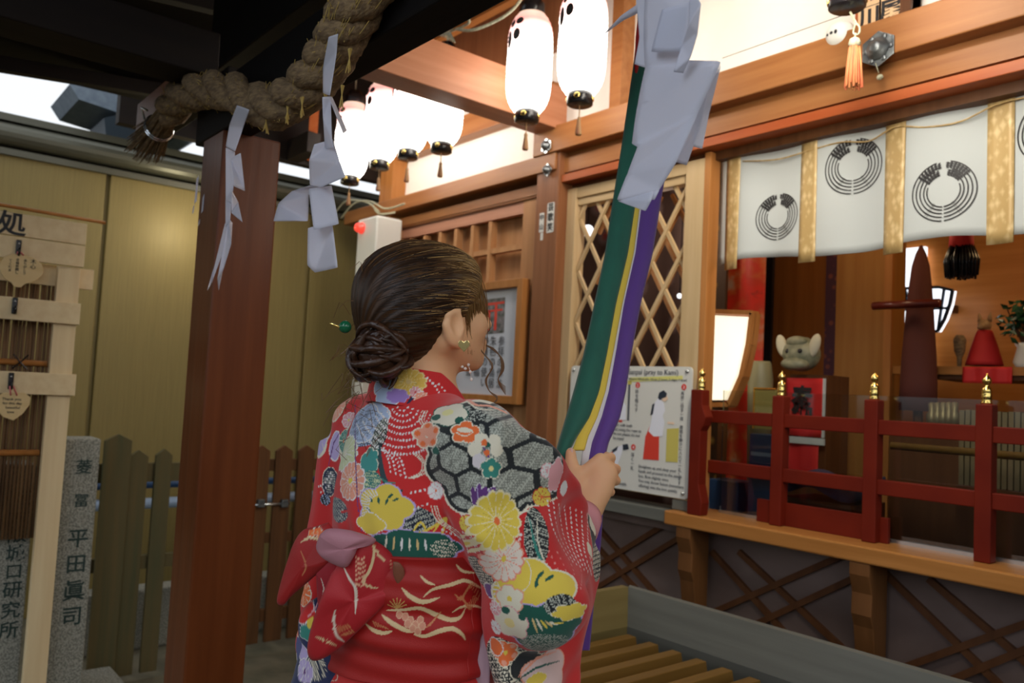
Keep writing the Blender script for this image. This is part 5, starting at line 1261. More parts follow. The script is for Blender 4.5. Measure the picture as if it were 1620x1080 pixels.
def hn1(x,s):
    i=np.floor(x).astype(int); f=x-i; f=f*f*(3-2*f); r=np.random.RandomState(s).rand(4096); return r[i%4096]*(1-f)+r[(i+1)%4096]*f
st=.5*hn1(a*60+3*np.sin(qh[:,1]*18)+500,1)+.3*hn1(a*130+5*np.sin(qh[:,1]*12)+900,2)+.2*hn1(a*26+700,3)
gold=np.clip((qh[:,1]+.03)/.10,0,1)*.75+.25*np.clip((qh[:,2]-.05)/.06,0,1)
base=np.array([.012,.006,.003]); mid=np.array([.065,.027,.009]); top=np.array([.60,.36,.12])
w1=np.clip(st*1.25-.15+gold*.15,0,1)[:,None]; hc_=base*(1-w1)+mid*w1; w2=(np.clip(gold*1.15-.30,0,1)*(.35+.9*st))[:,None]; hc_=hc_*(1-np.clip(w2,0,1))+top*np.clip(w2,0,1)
m_h=vcmat('brown_hair',.42,.0,0,spec=.25); m_h.node_tree.nodes['Principled BSDF'].inputs['Anisotropic'].default_value=.5
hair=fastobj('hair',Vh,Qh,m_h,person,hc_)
hmat=mat('bun_hair',(.060,.022,.008),.4,0,(.025,.010,.005),40,bump=.5); hmat2=mat('lit_hair_strand',(.14,.065,.02),.4)
hbv=BVHTree.FromPolygons(Vh.tolist(),Qh.tolist()); SM=[MB(),MB(),MB()]; random.seed(8)
for i in range(1500):
    t=random.uniform(-2.0,2.0); y0=random.uniform(-.115,.075); ln_=random.uniform(.035,.09); dr=random.uniform(-.10,.10); P=[]
    for y in np.linspace(y0,min(y0+ln_,.085),9):
        tt=t+dr*(y-y0)/ln_; dv=Vector(tuple(np.array([math.sin(tt),0,math.cos(tt)])@HM)); o_=Vector(tuple(fromH((0,y,-.0)))); h=hbv.ray_cast(o_+dv*.22,-dv,.21)
        if h[0] is None: break
        P.append(h[0]+dv*.0003)
    if len(P)<5 or any((a_-b_).length>.02 for a_,b_ in zip(P,P[1:])): continue
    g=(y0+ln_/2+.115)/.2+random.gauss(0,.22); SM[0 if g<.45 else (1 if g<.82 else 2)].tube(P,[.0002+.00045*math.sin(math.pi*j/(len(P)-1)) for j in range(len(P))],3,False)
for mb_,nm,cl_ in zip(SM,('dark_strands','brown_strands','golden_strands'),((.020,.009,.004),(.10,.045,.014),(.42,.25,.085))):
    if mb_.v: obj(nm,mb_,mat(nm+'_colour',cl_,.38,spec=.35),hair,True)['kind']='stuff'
bn_=MB(); random.seed(21)
for i in range(80):
    c=Vector(BUN); ax=Vector((random.gauss(0,1),random.gauss(0,1),random.gauss(0,1))).normalized(); u=ax.orthogonal().normalized(); w=ax.cross(u); r=random.uniform(.018,.046); a0=random.uniform(0,6.28); sp_=random.uniform(1.6,3.6)
    pts=[c+(u*math.cos(a0+t*sp_)+w*math.sin(a0+t*sp_))*r*(1+.12*math.sin(t*7))+ax*(.022*(t-.5)) for t in np.linspace(0,1,16)]
    bn_.tube([Vector((p.x,p.y,c.z+(p.z-c.z)*1.15)) for p in pts],[.0012+.0052*math.sin(math.pi*t)**.7 for t in np.linspace(0,1,16)],8)
bn_.ball(BUN,.036,16,(1,1,1.1)); obj('hair_bun',bn_,hmat,hair,True)
fly=MB()
for i in range(45):
    c=Vector(BUN)+Vector((random.gauss(0,.02),random.gauss(0,.02),random.gauss(-.01,.035))); d=Vector((random.uniform(-1,.2),random.uniform(-1,.2),random.uniform(-1,.5))).normalized(); s0=c+d*.038; sd=d.orthogonal()*random.uniform(-.02,.02)
    fly.tube([s0,s0+d*.012+sd,s0+d*.02+sd*1.6+Vector((0,0,-.006)),s0+d*random.uniform(.02,.034)+Vector((0,0,-.014))],.0005,3)
for i in range(70):   # crown strands
    t=random.uniform(-1.2,1.3); y0=random.uniform(-.11,.06); P=[]
    for y in np.linspace(y0,y0+random.uniform(.03,.07),6):
        e=max(0,1-((y+.022)/.103)**2)**.5; P.append(fromH((.088*e*math.sin(t),y,.026+.091*e*math.cos(t)+.0005)))
    fly.tube(P,.0005,3)
obj('stray_hairs',fly,hmat2,hair)['kind']='stuff'
lk=MB()
def lock(pts,r,n=30): 
    P=resample([at(*p) for p in pts],n); lk.tube(P,[r*(.5+.5*math.sin(math.pi*min(1,i/(n-1)*.9+.1)))+.0004 for i in range(n)],6)
for k in range(5):
    o=k*1.8
    lock([(748-o,428+3*k,1.345),(760-o*.5,470,1.365),(765-o*.3,510,1.37),(764,540,1.37),(778+k,552,1.37),(794-k*.6,566,1.37),(797-k,585,1.37),(788,600+k,1.37),(800,612+k*3,1.37)],.0005)
for k in range(5):
    lock([(742-k*2,440,1.33),(748-k,490,1.345),(752,530,1.35),(762,555,1.35),(780-k*.5,578,1.35),(768+k*.5,600,1.35),(774,618,1.35),(787,628+k,1.35),(776-k,642,1.35)],.0005)
for k in range(8): lock([(735-k*3,425+k,1.31),(742-k*2,470,1.325),(744-k*1.5,510,1.33),(738-k,545-k*4,1.33)],.0010)
obj('side_locks',lk,hmat2,hair,True)
tl=MB(); random.seed(31)
for i in range(70):
    u=random.random(); x0=728+u*30; y0=418+u*14+random.uniform(-6,6); d0=1.29+u*.055
    P=resample([at(x0,y0,d0-.004),at(x0+8+u*4,y0+40,d0+.006),at(x0+8+u*8+random.uniform(-3,3),y0+80,d0+.014),at(742+u*26+random.uniform(-3,3),535+random.uniform(-25,30),d0+.022+.01*u)],14)
    tl.tube(P,[.0003+.0006*math.sin(math.pi*j/13) for j in range(14)],3,False)
obj('temple_hair',tl,mat('temple_hair_colour',(.26,.14,.045),.4,spec=.3),hair,True)['kind']='stuff'
hp=MB().tube([at(553,517,1.22),at(536,517,1.21),at(522,511,1.205)],.0016,8); obj('hairpin_stick',hp,'gold',hair,True)
obj('hairpin_bead',MB().ball(at(546,517,1.215),.0095,16),mat('green_glass_bead',(.01,.12,.05),.08),hair,True)
# earring and pearls
ec=at(734,546,1.262); hs=[(0,-.010),(.008,-.001),(.0085,.004),(.006,.0075),(.003,.007),(0,.0045),(-.003,.007),(-.006,.0075),(-.0085,.004),(-.008,-.001)]
obj('earring',MB().prism([(a*1.05,b*1.05) for a,b in hs],ec,tuple(R[:,0]),tuple(R[:,1]),tuple(R[:,2]*.002)),mat('gold_heart',(.9,.72,.30),.2,.8),person,bevel=.0006)
pr=MB()
for px,py in ((733,574),(741,577),(736,583),(746,600),(744,588),(731,580)): pr.ball(at(px,py,1.33),.0028,8)
pr.tube([at(741,577,1.33),at(744,588,1.33),at(746,600,1.33)],.0005,4); obj('pearl_drops',pr,mat('pearl',(.85,.82,.76),.15),person,True)
# kimono ---------------------------------------------------------------
SLV=[(-.035,1.365),(.06,1.335),(.14,1.285),(.205,1.235),(.25,1.195),(.285,1.165),(.303,1.13),(.300,1.08),(.278,1.01),(.235,.955),(.205,.90),(.185,.80),(.178,.64),(.17,.60),(.045,.60),(.035,.64),(.028,.85),(.018,1.02),(.0,1.12),(-.05,1.20)]
def f_sleeve(p,s):
    q=p-BXY.astype('f4'); x=q[:,0]*s; y=q[:,1]; z=q[:,2]
    if s>0:
        xs=.196-.085*np.clip((y-.08)/.21,0,1)**1.3+.006*np.sin(z*34+y*10)+.004*np.sin(y*55+z*8)
        th=.020+.022*np.clip((z-.98)/.28,0,1)*np.clip((.30-y)/.2,0,1); d2=sd_poly(y,z,SLV)
    else:
        xs=.205+.006*np.sin(z*30+y*14); th=.022+0*y; d2=sd_poly(y,z,[(-.075,1.30),(.10,1.22),(.16,1.12),(.17,.62),(-.085,.62),(-.09,1.0)])
    r=.014; a=np.maximum(d2+r,0); b=np.maximum(np.abs(x-xs)-th+r,0); return np.hypot(a,b)+np.minimum(np.maximum(d2+r,np.abs(x-xs)-th+r),0)-r
def f_kim(p):
    q=p-BXY.astype('f4'); x,y,z=q[:,0],q[:,1],q[:,2]
    d=sd_ell(p,L(0,-.010,1.20),(.158,.116,.21))
    for s_,e_,r0,r1 in ((S_R,E_R,.063,.062),(S_L,E_L,.063,.056)):
        d=smin(d,sd_cap(p,L(0,-.018,1.338),s_,.058,.060),.035); d=smin(d,sd_cap(p,s_,e_,r0,r1),.030)
    d=smin(d,sd_cap(p,E_R,WR-(WR-E_R)*.30,.060,.036),.03)
    d=smin(d,f_sleeve(p,1),.028); d=smin(d,f_sleeve(p,-1),.028)
    d=smin(d,sd_cap(p,E_L,W_L,.052,.045),.03)
    hip=sd_ell(p,L(0,.0,.93),(.168,.134,.14)); d=smin(d,hip,.02)
    # wrinkles
    d+=.0022*np.sin(62*(z+.35*x)+7*np.sin(14*x+3*y))*np.clip((1.27-z)/.1,0,1)*np.clip((z-1.1)/.06,0,1)*np.clip(1-np.abs(x)/.15,0,1)
    d+=.0030*np.sin(48*(x*.9+z*.5-y*.5)+4*np.sin(20*z))*np.clip((x-.10)/.06,0,1)*np.clip((1.32-z)/.1,0,1)
    d+=.0022*np.sin(44*(x*.6-z*.7)+4*np.sin(16*z))*np.clip((-x-.08)/.05,0,1)
    # open neck and sleeve mouth
    neck=sd_cap(p,L(0,-.012,1.36),L(0,.0,1.50),.064,.08); d=smax(d,-neck,.008)
    w=WR.astype('f4'); ax=(WR-E_R)/np.linalg.norm(WR-E_R); hole=sd_cap(p,WR-ax*.09,WR+ax*.08,.028,.034); d=smax(d,-hole,.006)
    return smax(d,(.80-z),.005)
Vk,Qk=surf(f_kim,L(-.34,-.24,.78),L(.36,.42,1.46),.0036); Vk=relax(Vk,Qk,1,.4); Vk,Qk=subdiv(Vk,Qk)
print('kimono verts',len(Vk))
K=Cloth(Vk,Qk,RED)
qk=Vk-BXY
# whole-cloth base print away from the big motifs: black water shapes, dotted rows
w=np.sin(qk[:,0]*19+2.1*np.sin(qk[:,2]*11))+np.sin(qk[:,2]*17+1.7*np.sin(qk[:,1]*13))+.6*np.sin(qk[:,1]*25+qk[:,2]*7)
front=(qk[:,1]>.05)&(qk[:,0]<.1)|(qk[:,0]<-.10)
blk=front&(w>1.1); K.C[blk]=BLK; K.C[front&(np.abs(w-1.1)<.09)]=CRM
def rings(cx,cy,radii,a0,a1,sq=1.0,w=2.0,sp=5.6):
    for r in radii: K.stroke([(cx+r*math.cos(t),cy+r*sq*math.sin(t)) for t in np.linspace(a0,a1,14)],w,WHT,dots=True,sp=sp)
# ---- back panel
K.mesh(575,672,34,34,.3,BLU,.11,(.03,.05,.10)); K.cloud(588,655,26,20,BLU,WHT,3); K.stroke([(560,690),(575,668),(604,652)],3,(.04,.07,.16)); K.stroke([(577,668),(580,700)],2.5,(.04,.07,.16))
K.cloud(572,668,34,30,BLU,WHT,5,.2,K.shibori(.6,.09,BLU,.06),.1); K.stroke([(556,690),(562,668),(580,655)],2.5,(.04,.07,.16)); K.cloud(524,762,16,22,(.02,.03,.07),CRM,3,0); K.mesh(522,762,12,18,0,GRY,.2,(.02,.03,.07)); K.disc(530,705,10,22,LIL,WHT,.3); K.stroke([(520,735),(528,700),(540,680)],3,PUR)
K.mesh(600,690,12,30,-.3,GRY,.13); K.mesh(590,735,10,26,.1,TEA,.2)
rings(637,641,[9,17,26,36,46,57,68,79],.35,2.75,.98)
for k in range(4): K.stroke(scurve([(598+k*9,706+k*3),(612+k*8,720+k*4),(618+k*8,745+k*3)],10),1.9,WHT,dots=True,sp=5.6)
for dx in (0,4,8): K.stroke(scurve([(668+dx,650),(663+dx,665),(672+dx,676),(684,679)],10),1.3,CRM)
for dx in (0,4,8): K.stroke(scurve([(655+dx,718),(668+dx*.6,732),(664+dx,748),(646+dx,756)],10),1.4,CRM)
K.stroke(scurve([(600,700),(604,745),(618,775),(638,776)],14),10,(.03,.06,.07)); K.stroke(scurve([(588,742),(596,752),(612,762),(628,765)],12),3,TEA); K.stroke(scurve([(576,750),(600,768),(625,772)],12),3,TEA)
K.cloud(582,735,16,26,(.05,.30,.27),CRM,7,fn=None); K.mesh(586,760,18,16,0,LGN,.16,(.03,.2,.18))
K.chrys(546,716,30,28,LGN,WHT,CRM,16); K.chrys(554,760,26,30,COR,WHT,YEL,14); K.stroke([(562,640),(562,720),(566,800),(572,838)],3,PUR)
for pts in ([(504,770),(515,762),(523,748)],[(508,778),(520,768),(526,752)]): K.stroke(pts,1.9,WHT,dots=True)
K.mesh(532,806,24,19,.35,GRY,.14,(.02,.03,.07)); K.mesh(515,790,10,9,.35,BLU,.2)
K.stroke([(540,810),(556,806),(568,812)],4,RED,False); K.chrys(552,664,12,12,PNK,WHT,YEL,8)
# lower back: yellow pine cloud, dark bands
K.mesh(648,822,42,22,-.25,GRY,.11,(.015,.02,.04)); 
K.stroke(scurve([(625,829),(655,845),(690,830),(706,819),(700,842)],16),4,YEL,False); K.stroke(scurve([(650,848),(665,826),(680,845),(695,828)],16),3,YEL,False)
def ticks(m,x,y,ins,r,lob):
    for cx_,cy_,t in ((-.45,.35,.2),(-.15,.3,0),(.15,.25,-.3),(.3,.5,-.8),(-.6,-.1,.5),(.5,.35,-1)):
        u=(x-cx_)*math.cos(t)+(y-cy_)*math.sin(t); v=-(x-cx_)*math.sin(t)+(y-cy_)*math.cos(t); K.put(m,ins&(np.hypot(u/.05,v/.15)<1),GRN)
    for t in np.linspace(1.9,4.2,16):
        u=x*math.cos(t)+y*math.sin(t); v=-x*math.sin(t)+y*math.cos(t); K.put(m,ins&(u>.55)&(np.abs(v)<.025),WHT)
K.cloud(606,802,46,34,YEL,LIL,5,.15,ticks,.16); K.cloud(586,828,22,16,YEL,WHT,4)
K.cloud(655,866,72,26,GRN,LIL,7,.12,None,.10); K.mesh(702,868,22,14,.1,CRM,.2,GRN)
for i,px in enumerate((612,624,636,648,660,672)): K.stroke([(px,848+i),(px-3+i,870)],4,(CRM,GLD,WHT)[i%3])
K.stroke(scurve([(728,812),(738,835),(752,860),(760,876)],10),1.8,WHT,dots=True); rings(700,870,[40,52],-.9,.1,.7); 
for dx in (0,5,9): K.stroke(scurve([(682+dx,800),(690+dx,822),(712+dx,838),(728+dx,852)],14),1.8,CRM)
K.stroke([(655,806),(668,800),(676,797)],2,WHT,dots=True); K.stroke([(650,780),(672,774)],2,WHT,dots=True); K.stroke([(700,838),(720,846)],2,WHT,dots=True)
# the black tortoiseshell cloud over the right shoulder
K.cloud(772,727,116,94,BLK,CRM,9,.1,K.shibori(.50,.07,GRY,.040),.08,.035,.4)
K.cloud(720,665,36,20,BLK,None,4,0,None,.05); K.mesh(742,655,30,10,.15,GRY,.10)
K.stroke(scurve([(735,628),(752,640),(775,642),(800,652)],16),8,COR,False); K.stroke(scurve([(738,634),(756,646),(778,648)],16),3,CRM,False)
K.stroke([(700,672),(716,668),(732,660)],3,PUR,False); K.stroke([(745,685),(760,700),(772,718),(776,735)],2.6,PUR,False)
K.cloud(708,653,26,17,CRM,GRN,5,.2); K.disc(708,652,9,5,(.85,.78,.35)); K.disc(690,660,7,5,GRN); K.disc(726,664,7,5,GRN)
K.plum(676,688,21,COR,CRM,CRM,ORA,.3); K.disc(678,683,9,7,COR)
K.plum(735,683,24,ORA,CRM,ORA,None,0,18); K.disc(735,680,13,4,CRM); K.stroke(scurve([(722,684),(735,690),(748,684)],8),2,CRM)
for px,py,r_,c in ((762,696,11,CRM),(782,697,10,CRM),(786,712,10,CRM),(751,711,11,CRM),(758,729,11,(.72,.66,.68)),(772,704,4,GRN)): K.disc(px,py,r_,r_*1.05,c)
K.disc(766,700,5,5,ORA); K.disc(770,716,5,5,ORA); K.disc(689,713,6,6,GRN,GRY)
K.plum(777,741,17,TEA,CRM,CRM); K.disc(777,741,4,4,(.8,.7,.3))
for a,b in (((752,800),(748,772)),((756,798),(758,766)),((762,795),(768,772)),((768,792),(782,772))): K.stroke([a,b],15,WHT); 
for a,b in (((752,800),(748,772)),((756,798),(758,766)),((762,795),(768,772)),((768,792),(782,772))): K.stroke([a,b],12,PUR)
for a,b in (((757,800),(755,770)),((765,796),(775,776))): K.stroke([a,b],1.3,LIL)
K.chrys(690,776,13,14,WHT,PNK,ORA,10); K.chrys(739,829,15,14,YEL,RED,ORA,9); K.chrys(757,826,8,9,WHT,PNK,ORA,8)
K.chrys(857,786,15,15,YEL,RED,ORA,9); K.chrys(866,744,11,12,WHT,PNK,PNK,9); 
for dx in (0,5): K.stroke(scurve([(818+dx,812),(832+dx,806),(836+dx,798)],8),1.6,CRM)
for k in range(3): K.stroke([(824-k*5,846+k*10),(818-k*4,872+k*9)],2,WHT,dots=True)
# small cloth by the obi on the right
K.mesh(760,905,20,26,.2,CRM,.16); K.disc(777,935,14,11,PUR,WHT)
# ---- sleeve
K.mesh(850,848,20,44,-.15,GRY,.09); K.stroke(scurve([(838,820),(846,860),(862,900),(872,925)],12),5,TEA); K.stroke(scurve([(850,820),(852,860),(868,905)],12),3,CRM)
for k in range(8):
    K.stroke(scurve([(866+k*9,792+k*3),(876+k*8,838+k*5),(900+k*6,884+k*4)],12),2.3,WHT,dots=True,sp=7)
for k in range(4): K.stroke(scurve([(868+k*14,872+k*2),(884+k*12,905),(880+k*13,930)],12),2,(.75,.30,.28),dots=True,sp=8)
K.cloud(880,752,12,26,PNK,WHT,5,.3); K.disc(892,772,8,12,WHT)
K.cloud(940,850,12,40,BLK,CRM,6,.1); K.cloud(938,828,9,16,CRM,None,4); K.mesh(944,885,10,34,0,CRM,.2); K.cloud(934,870,8,12,CRM,None,4)
K.cloud(843,935,62,46,YEL,CRM,4,.25,ticks,.2); K.cloud(812,908,26,34,YEL,CRM,3,0); K.stroke([(800,880),(812,920),(826,960)],6,YEL)
K.cloud(858,1000,60,42,GRN,LIL,6,.2,None,.12); K.mesh(862,1022,38,20,.3,GRY,.10,(.02,.10,.07)); K.mesh(888,958,26,18,.3,GRY,.12)
for i in range(6): K.stroke([(842+i*7,978+i*1.5),(850+i*8,1000-i*3)],4,(GLD,CRM,YEL)[i%3])
K.cloud(905,968,28,13,YEL,CRM,6,.25,None,.2); K.disc(912,985,10,7,GRN)
K.chrys(797,884,30,38,(.84,.72,.62),(.85,.30,.20),YEL,15,.1,.14); K.chrys(786,824,36,44,YEL,(.85,.75,.45),ORA,16,.1,.13)
K.plum(806,947,23,CRM,COR,YEL,None,.2); K.cloud(808,986,25,26,CRM,PNK,5,.3); K.disc(806,985,8,8,(.85,.7,.3)); K.disc(800,965,7,6,GRN); K.disc(826,975,6,7,GRN)
K.chrys(783,962,9,12,PNK,WHT,RED,8); K.chrys(784,992,8,12,WHT,PNK,RED,8)
K.mesh(790,1050,26,44,.2,CRM,.12); K.plum(800,1032,22,ORA,CRM,YEL,COR,.5); K.disc(784,1022,9,14,ORA,WHT); K.cloud(832,1052,26,26,BLK,CRM,4,.1)
K.cloud(868,1060,34,34,(.75,.55,.52),COR,5,.2); K.stroke([(820,1070),(850,1040),(880,1030)],5,COR); K.stroke([(815,1078),(850,1055),(885,1045)],4,GRN); K.cloud(850,1074,16,10,YEL,CRM,4)
# hip cloth low on the left
K.cloud(495,1040,26,40,(.08,.09,.25),LIL,6,0); K.mesh(505,1050,16,22,0,CRM,.2,(.02,.03,.06)); K.chrys(484,1060,14,20,LIL,WHT,PUR,9); K.cloud(520,1062,16,12,RED,CRM,4)
for px,py in ((530,1045),(560,1058),(590,1066)): K.plum(px,py,9,PNK,WHT,RED)
# scatter for the parts the photograph does not show
rs=np.random.RandomState(4); hid=np.nonzero(front)[0]
for i in rs.choice(hid,46,replace=False):
    c=Vk[i]; n=K.N[i]; r=rs.uniform(.018,.036); d=Vk-c; m=np.nonzero((np.abs(d)<r*1.3).all(1)&(K.N@n>.2))[0]
    t=np.cross(n,[0,0,1.01]); t/=np.linalg.norm(t)+1e-9; b=np.cross(t,n); x=d[m]@t/r; y=d[m]@b/r; rr=np.hypot(x,y); ph=(np.arctan2(y,x)*12/6.283)%1-.5
    col=[YEL,CRM,COR,LIL,ORA,TEA][i%6]; K.put(m,rr<1,CRM if col!=CRM else RED); K.put(m,(rr<.92)&(np.abs(ph)<.44),col); K.put(m,rr<.17,ORA)
m_k=vcmat('kimono_print',.75,.25,.25,900)
kim=fastobj('kimono',Vk,Qk,m_k,person,K.C)
# collar
def collar_pt(u,v):   # u 0..1 around from left front over the nape to right front, v 0 bottom 1 top
    ang=-math.pi/2+(u-.5)*2*math.pi*.88; cs,sn=math.cos(ang),math.sin(ang); f=abs(u-.5)*2
    rx=.078+.006*(1-v)+.010*max(0,f-.55); ry=.078+.010*(1-v)+.020*max(0,f-.6)*1.0; zt=1.436-.022*f-.11*max(0,f-.50)**1.3*2.2; ht=.060-.006*f
    return L(rx*cs,-.008+ry*sn*(1.0 if sn<0 else 1.15),zt-ht*(1-v))
P=[[collar_pt(u,v) for v in np.linspace(0,1,34)] for u in np.linspace(0,1,330)]
Vc,Qc=gridVQ(P); nn=vnorm(Vc,Qc); Vo=np.concatenate([Vc,Vc-nn*.004*np.sign((nn*(Vc-L(0,0,1.4))).sum(1))[:,None]]); n_=len(Vc)
a_,b_=330,34; idx=np.arange(n_).reshape(a_,b_); rim=np.concatenate([np.stack([idx[:-1,e],idx[1:,e],idx[1:,e]+n_,idx[:-1,e]+n_],-1) for e in (0,-1)]); Qo=np.concatenate([Qc,Qc[:,::-1]+n_,rim])
CL=Cloth(Vo,Qo,RED); CL.C[:]=RED
CL.cloud(614,612,26,30,BLU,WHT,6); CL.chrys(646,604,28,22,(.78,.52,.10),(.85,.68,.3),GLD,14); CL.cloud(628,626,18,11,(.35,.22,.60),LIL,7); CL.stroke([(644,640),(655,625),(660,612)],6,(.02,.03,.08)); CL.chrys(657,620,9,9,PNK,WHT,RED,8); CL.chrys(667,629,12,10,COR,WHT,ORA,10)
for k in range(2): CL.stroke(scurve([(676+k*18,598+k*10),(690+k*14,612+k*6),(698+k*8,632)],10),1.9,WHT,dots=True)
CL.mesh(716,604,12,24,.1,CRM,.17); CL.stroke([(722,592),(734,612),(742,632)],9,COR); CL.stroke([(730,596),(745,622)],3,CRM)
clr=fastobj('collar',Vo,Qo,m_k,kim,CL.C)
# skirt below the overfold
sk=[]
for z in np.linspace(.86,.07,140):
    t=(.86-z)/.79; sk.append([L((.160+.012*math.sin(t*3)-.02*t)*math.cos(a)*(1+.02*math.cos(a*5)),(.128+.006*t)*math.sin(a)*(1+.015*math.sin(a*7)),z) for a in np.linspace(0,2*math.pi,280)])
Vs,Qs=gridVQ(sk); cs=np.array(RED,'f4')*np.ones((len(Vs),1),'f4'); qs_=Vs-BXY; ww=np.sin(qs_[:,0]*22+3*np.sin(qs_[:,2]*9))+np.sin(qs_[:,2]*15+2*qs_[:,1]*8); cs[ww>.9]=BLK; cs[np.abs(ww-.9)<.15]=CRM
sko=fastobj('kimono_skirt',Vs,Qs,m_k,kim,cs); md=sko.modifiers.new('t','SOLIDIFY'); md.thickness=.006
for s_ in (-1,1):
    c=L(s_*.068,.055,0); obj('sandal',MB().prism([(-.035,-.11),(.035,-.11),(.042,.0),(.036,.09),(0,.12),(-.036,.09),(-.042,0)],c,(1,0,0),(0,1,0),(0,0,.028)),'red',person,bevel=.006)
# inner sleeve cuff and lining
axw=(WR-E_R)/np.linalg.norm(WR-E_R); obj('inner_cuff',MB().lathe([(.036,-.03),(.034,.0),(.033,.012),(.029,.012),(.028,-.02)],tuple(WR-axw*.035),28,tuple(axw)),mat('pink_lining',(.72,.30,.32),.8),kim,True)
def pillow(name,out,m,parent,bulge,n=10,twist=None,colf=None,k=240):
    O=resample(list(out)+[out[0]],k+1)[:-1]; O=np.array([tuple(p) for p in O]); c=O.mean(0); b=np.array(bulge,float); V=[];rows=[]
    for s_ in (1,-1):
        for i in range(n+1):
            t=i/n
            if s_==-1 and i==0: continue
            V.append(c+(O-c)*(1-t)+b*s_*math.sqrt(max(0,1-(1-t)**2))*(1.0))
    V=np.array(V); K_=len(O); R1=list(range(n+1)); R2=[0]+list(range(n+1,2*n+1)); Q=[]
    j=np.arange(K_); j2=(j+1)%K_
    for RR,fl in ((R1,0),(R2,1)):
        for a,b2 in zip(RR,RR[1:]):
            q=np.stack([a*K_+j,a*K_+j2,b2*K_+j2,b2*K_+j],-1); Q.append(q[:,::-1] if fl else q)
    return V.reshape(-1,3),np.concatenate(Q)
ln=[at(*p) for p in [(768,925,1.205),(776,950,1.20),(776,1010,1.20),(772,1100,1.20),(738,1100,1.215),(752,1030,1.215),(760,975,1.21)]]
V_,Q_=pillow('x',ln,None,None,R[:,2]*.006); fastobj('sleeve_lining',V_,Q_,mat('lilac_pink_lining',(.50,.34,.40),.7,0,(.44,.29,.34),200,(1,1,.05)),kim)

# obi ---------------------------------------------------------------
OZ0,OZ1=.972,1.150
def obi_pt(a,v):
    z=OZ0+(OZ1-OZ0)*v; bul=.006*math.sin(math.pi*v); fold=.0028*math.sin(16*v+2.2*math.sin(a*1.3+.4))+.0016*math.sin(34*v+a*3)
    return L((.160+bul+fold)*math.cos(a),-.004+(.131+bul+fold)*math.sin(a),z+.008*math.cos(a-.4))
na,nv=900,180
P=[[obi_pt(a,v) for v in np.linspace(0,1,nv)] for a in np.linspace(0,2*math.pi,na)]
Vo_,Qo_=gridVQ(P); O=Cloth(Vo_,Qo_,(.36,.008,.006)); OR=(.46,.014,.012); GO=(.70,.52,.28); BR=(.55,.20,.08)
for pts,w in (([(665,908),(680,918),(705,928),(735,917),(755,930)],0),): pass
def ow(pts,w,c=GO): O.stroke(scurve(pts,30),w*1.5,c)
ow([(670,944),(685,932),(712,925),(735,918),(752,925),(764,932)],4); ow([(665,910),(675,920),(688,925)],3); ow([(722,893),(732,903),(752,906)],3)
ow([(636,930),(650,944),(670,952),(695,945)],5); ow([(612,965),(640,964),(665,962),(690,972),(712,980),(728,976),(736,962)],5)
ow([(604,972),(618,984),(640,996),(655,999)],5); ow([(655,1003),(672,1006),(695,998),(715,994),(730,1002),(736,1012)],5); ow([(578,986),(590,996),(606,1001),(620,998)],4.5); ow([(716,968),(730,960),(750,958),(764,962)],3)
for px,py in ((632,972),(641,975),(649,981),(657,988),(645,986),(653,994),(661,998),(665,981),(668,990)): O.disc(px,py,4.5,5,(.62,.26,.16),(.70,.42,.26),0,.25)
for i in range(14): 
    t=i/13; O.stroke([(720+t*36,940+10*math.sin(t*7)),(726+t*34,934+12*math.cos(t*5))],2,BR); O.stroke([(724+t*30,948-6*math.sin(t*9)),(730+t*26,956-8*math.cos(t*6))],2,BR)
for i in range(6): O.stroke([(674+i*3,992-i*3),(682+i*3,988-i*4)],2,BR); O.stroke([(590+i*4,982+i*2),(594+i*4,990+i)],2,BR)
for t in np.linspace(-1.2,1.2,7): O.stroke([(628,962),(628+16*math.sin(t),962-16*math.cos(t))],2,(.6,.33,.1))
# generic gold waves round the front
q_=Vo_-BXY; a_=np.arctan2(q_[:,1],q_[:,0]); fr_m=(a_>.2)|(a_<-2.9); wv=np.abs(((q_[:,2]-.97)/.045+.35*np.sin(a_*6))%1-.5); O.C[fr_m&(wv<.06)&(np.sin(a_*5+q_[:,2]*40)>-.2)]=GO
m_o=vcmat('obi_silk',.55,.2,.05,700,.4)
obi=fastobj('obi',Vo_,Qo_,m_o,person,O.C); md=obi.modifiers.new('t','SOLIDIFY'); md.thickness=.006; md.offset=-1
ow2=MB()   # thin patterned cord line under the sash is the kimono overfold
def piece(name,pts,bulge,base,deco,parent=obi,n=14,k=420,bdir=None):
    V,Q=pillow(name,[at(*p) for p in pts],None,None,(R[:,2] if bdir is None else bdir)*bulge,n,k=k)
    for _ in range(1): V,Q=subdiv(V,Q)
    C=Cloth(V,Q,base); deco(C); return fastobj(name,V,Q,m_o,parent,C.C)
D=1.185
def dk1(C):
    def s(pts,w,c=GO): C.stroke(scurve(pts,24),w,c)
    s([(572,850),(590,862),(590,885),(583,905),(575,918),(585,928),(598,930)],5); s([(544,897),(552,914),(562,930),(563,950),(562,970)],5,(.72,.62,.50)); s([(530,965),(528,985),(533,1005),(545,1015)],4.5,(.72,.62,.5)); s([(500,1007),(515,1013),(532,1021)],4)
    s([(590,862),(600,878),(612,888)],4); 
    for i in range(7):
        y=882+i*7; C.stroke([(570,y+4),(563,y-1)],3,(.78,.42,.26)); C.stroke([(570,y+4),(578,y-1)],3,(.78,.42,.26))
    for px,py in ((563,868),(575,870),(569,862),(560,880),(579,878)): C.plum(px,py,8,(.80,.52,.40),CRM,GLD)
    for i in range(5): C.stroke([(538+i*4,1000-i*2),(534+i*4,992-i)],3,BR); C.stroke([(540+i*4,1004-i*2),(548+i*3,1004-i)],3,BR)
    C.stroke([(618,884),(619,900),(624,914),(632,922)],2,(.55,.22,.12),False)
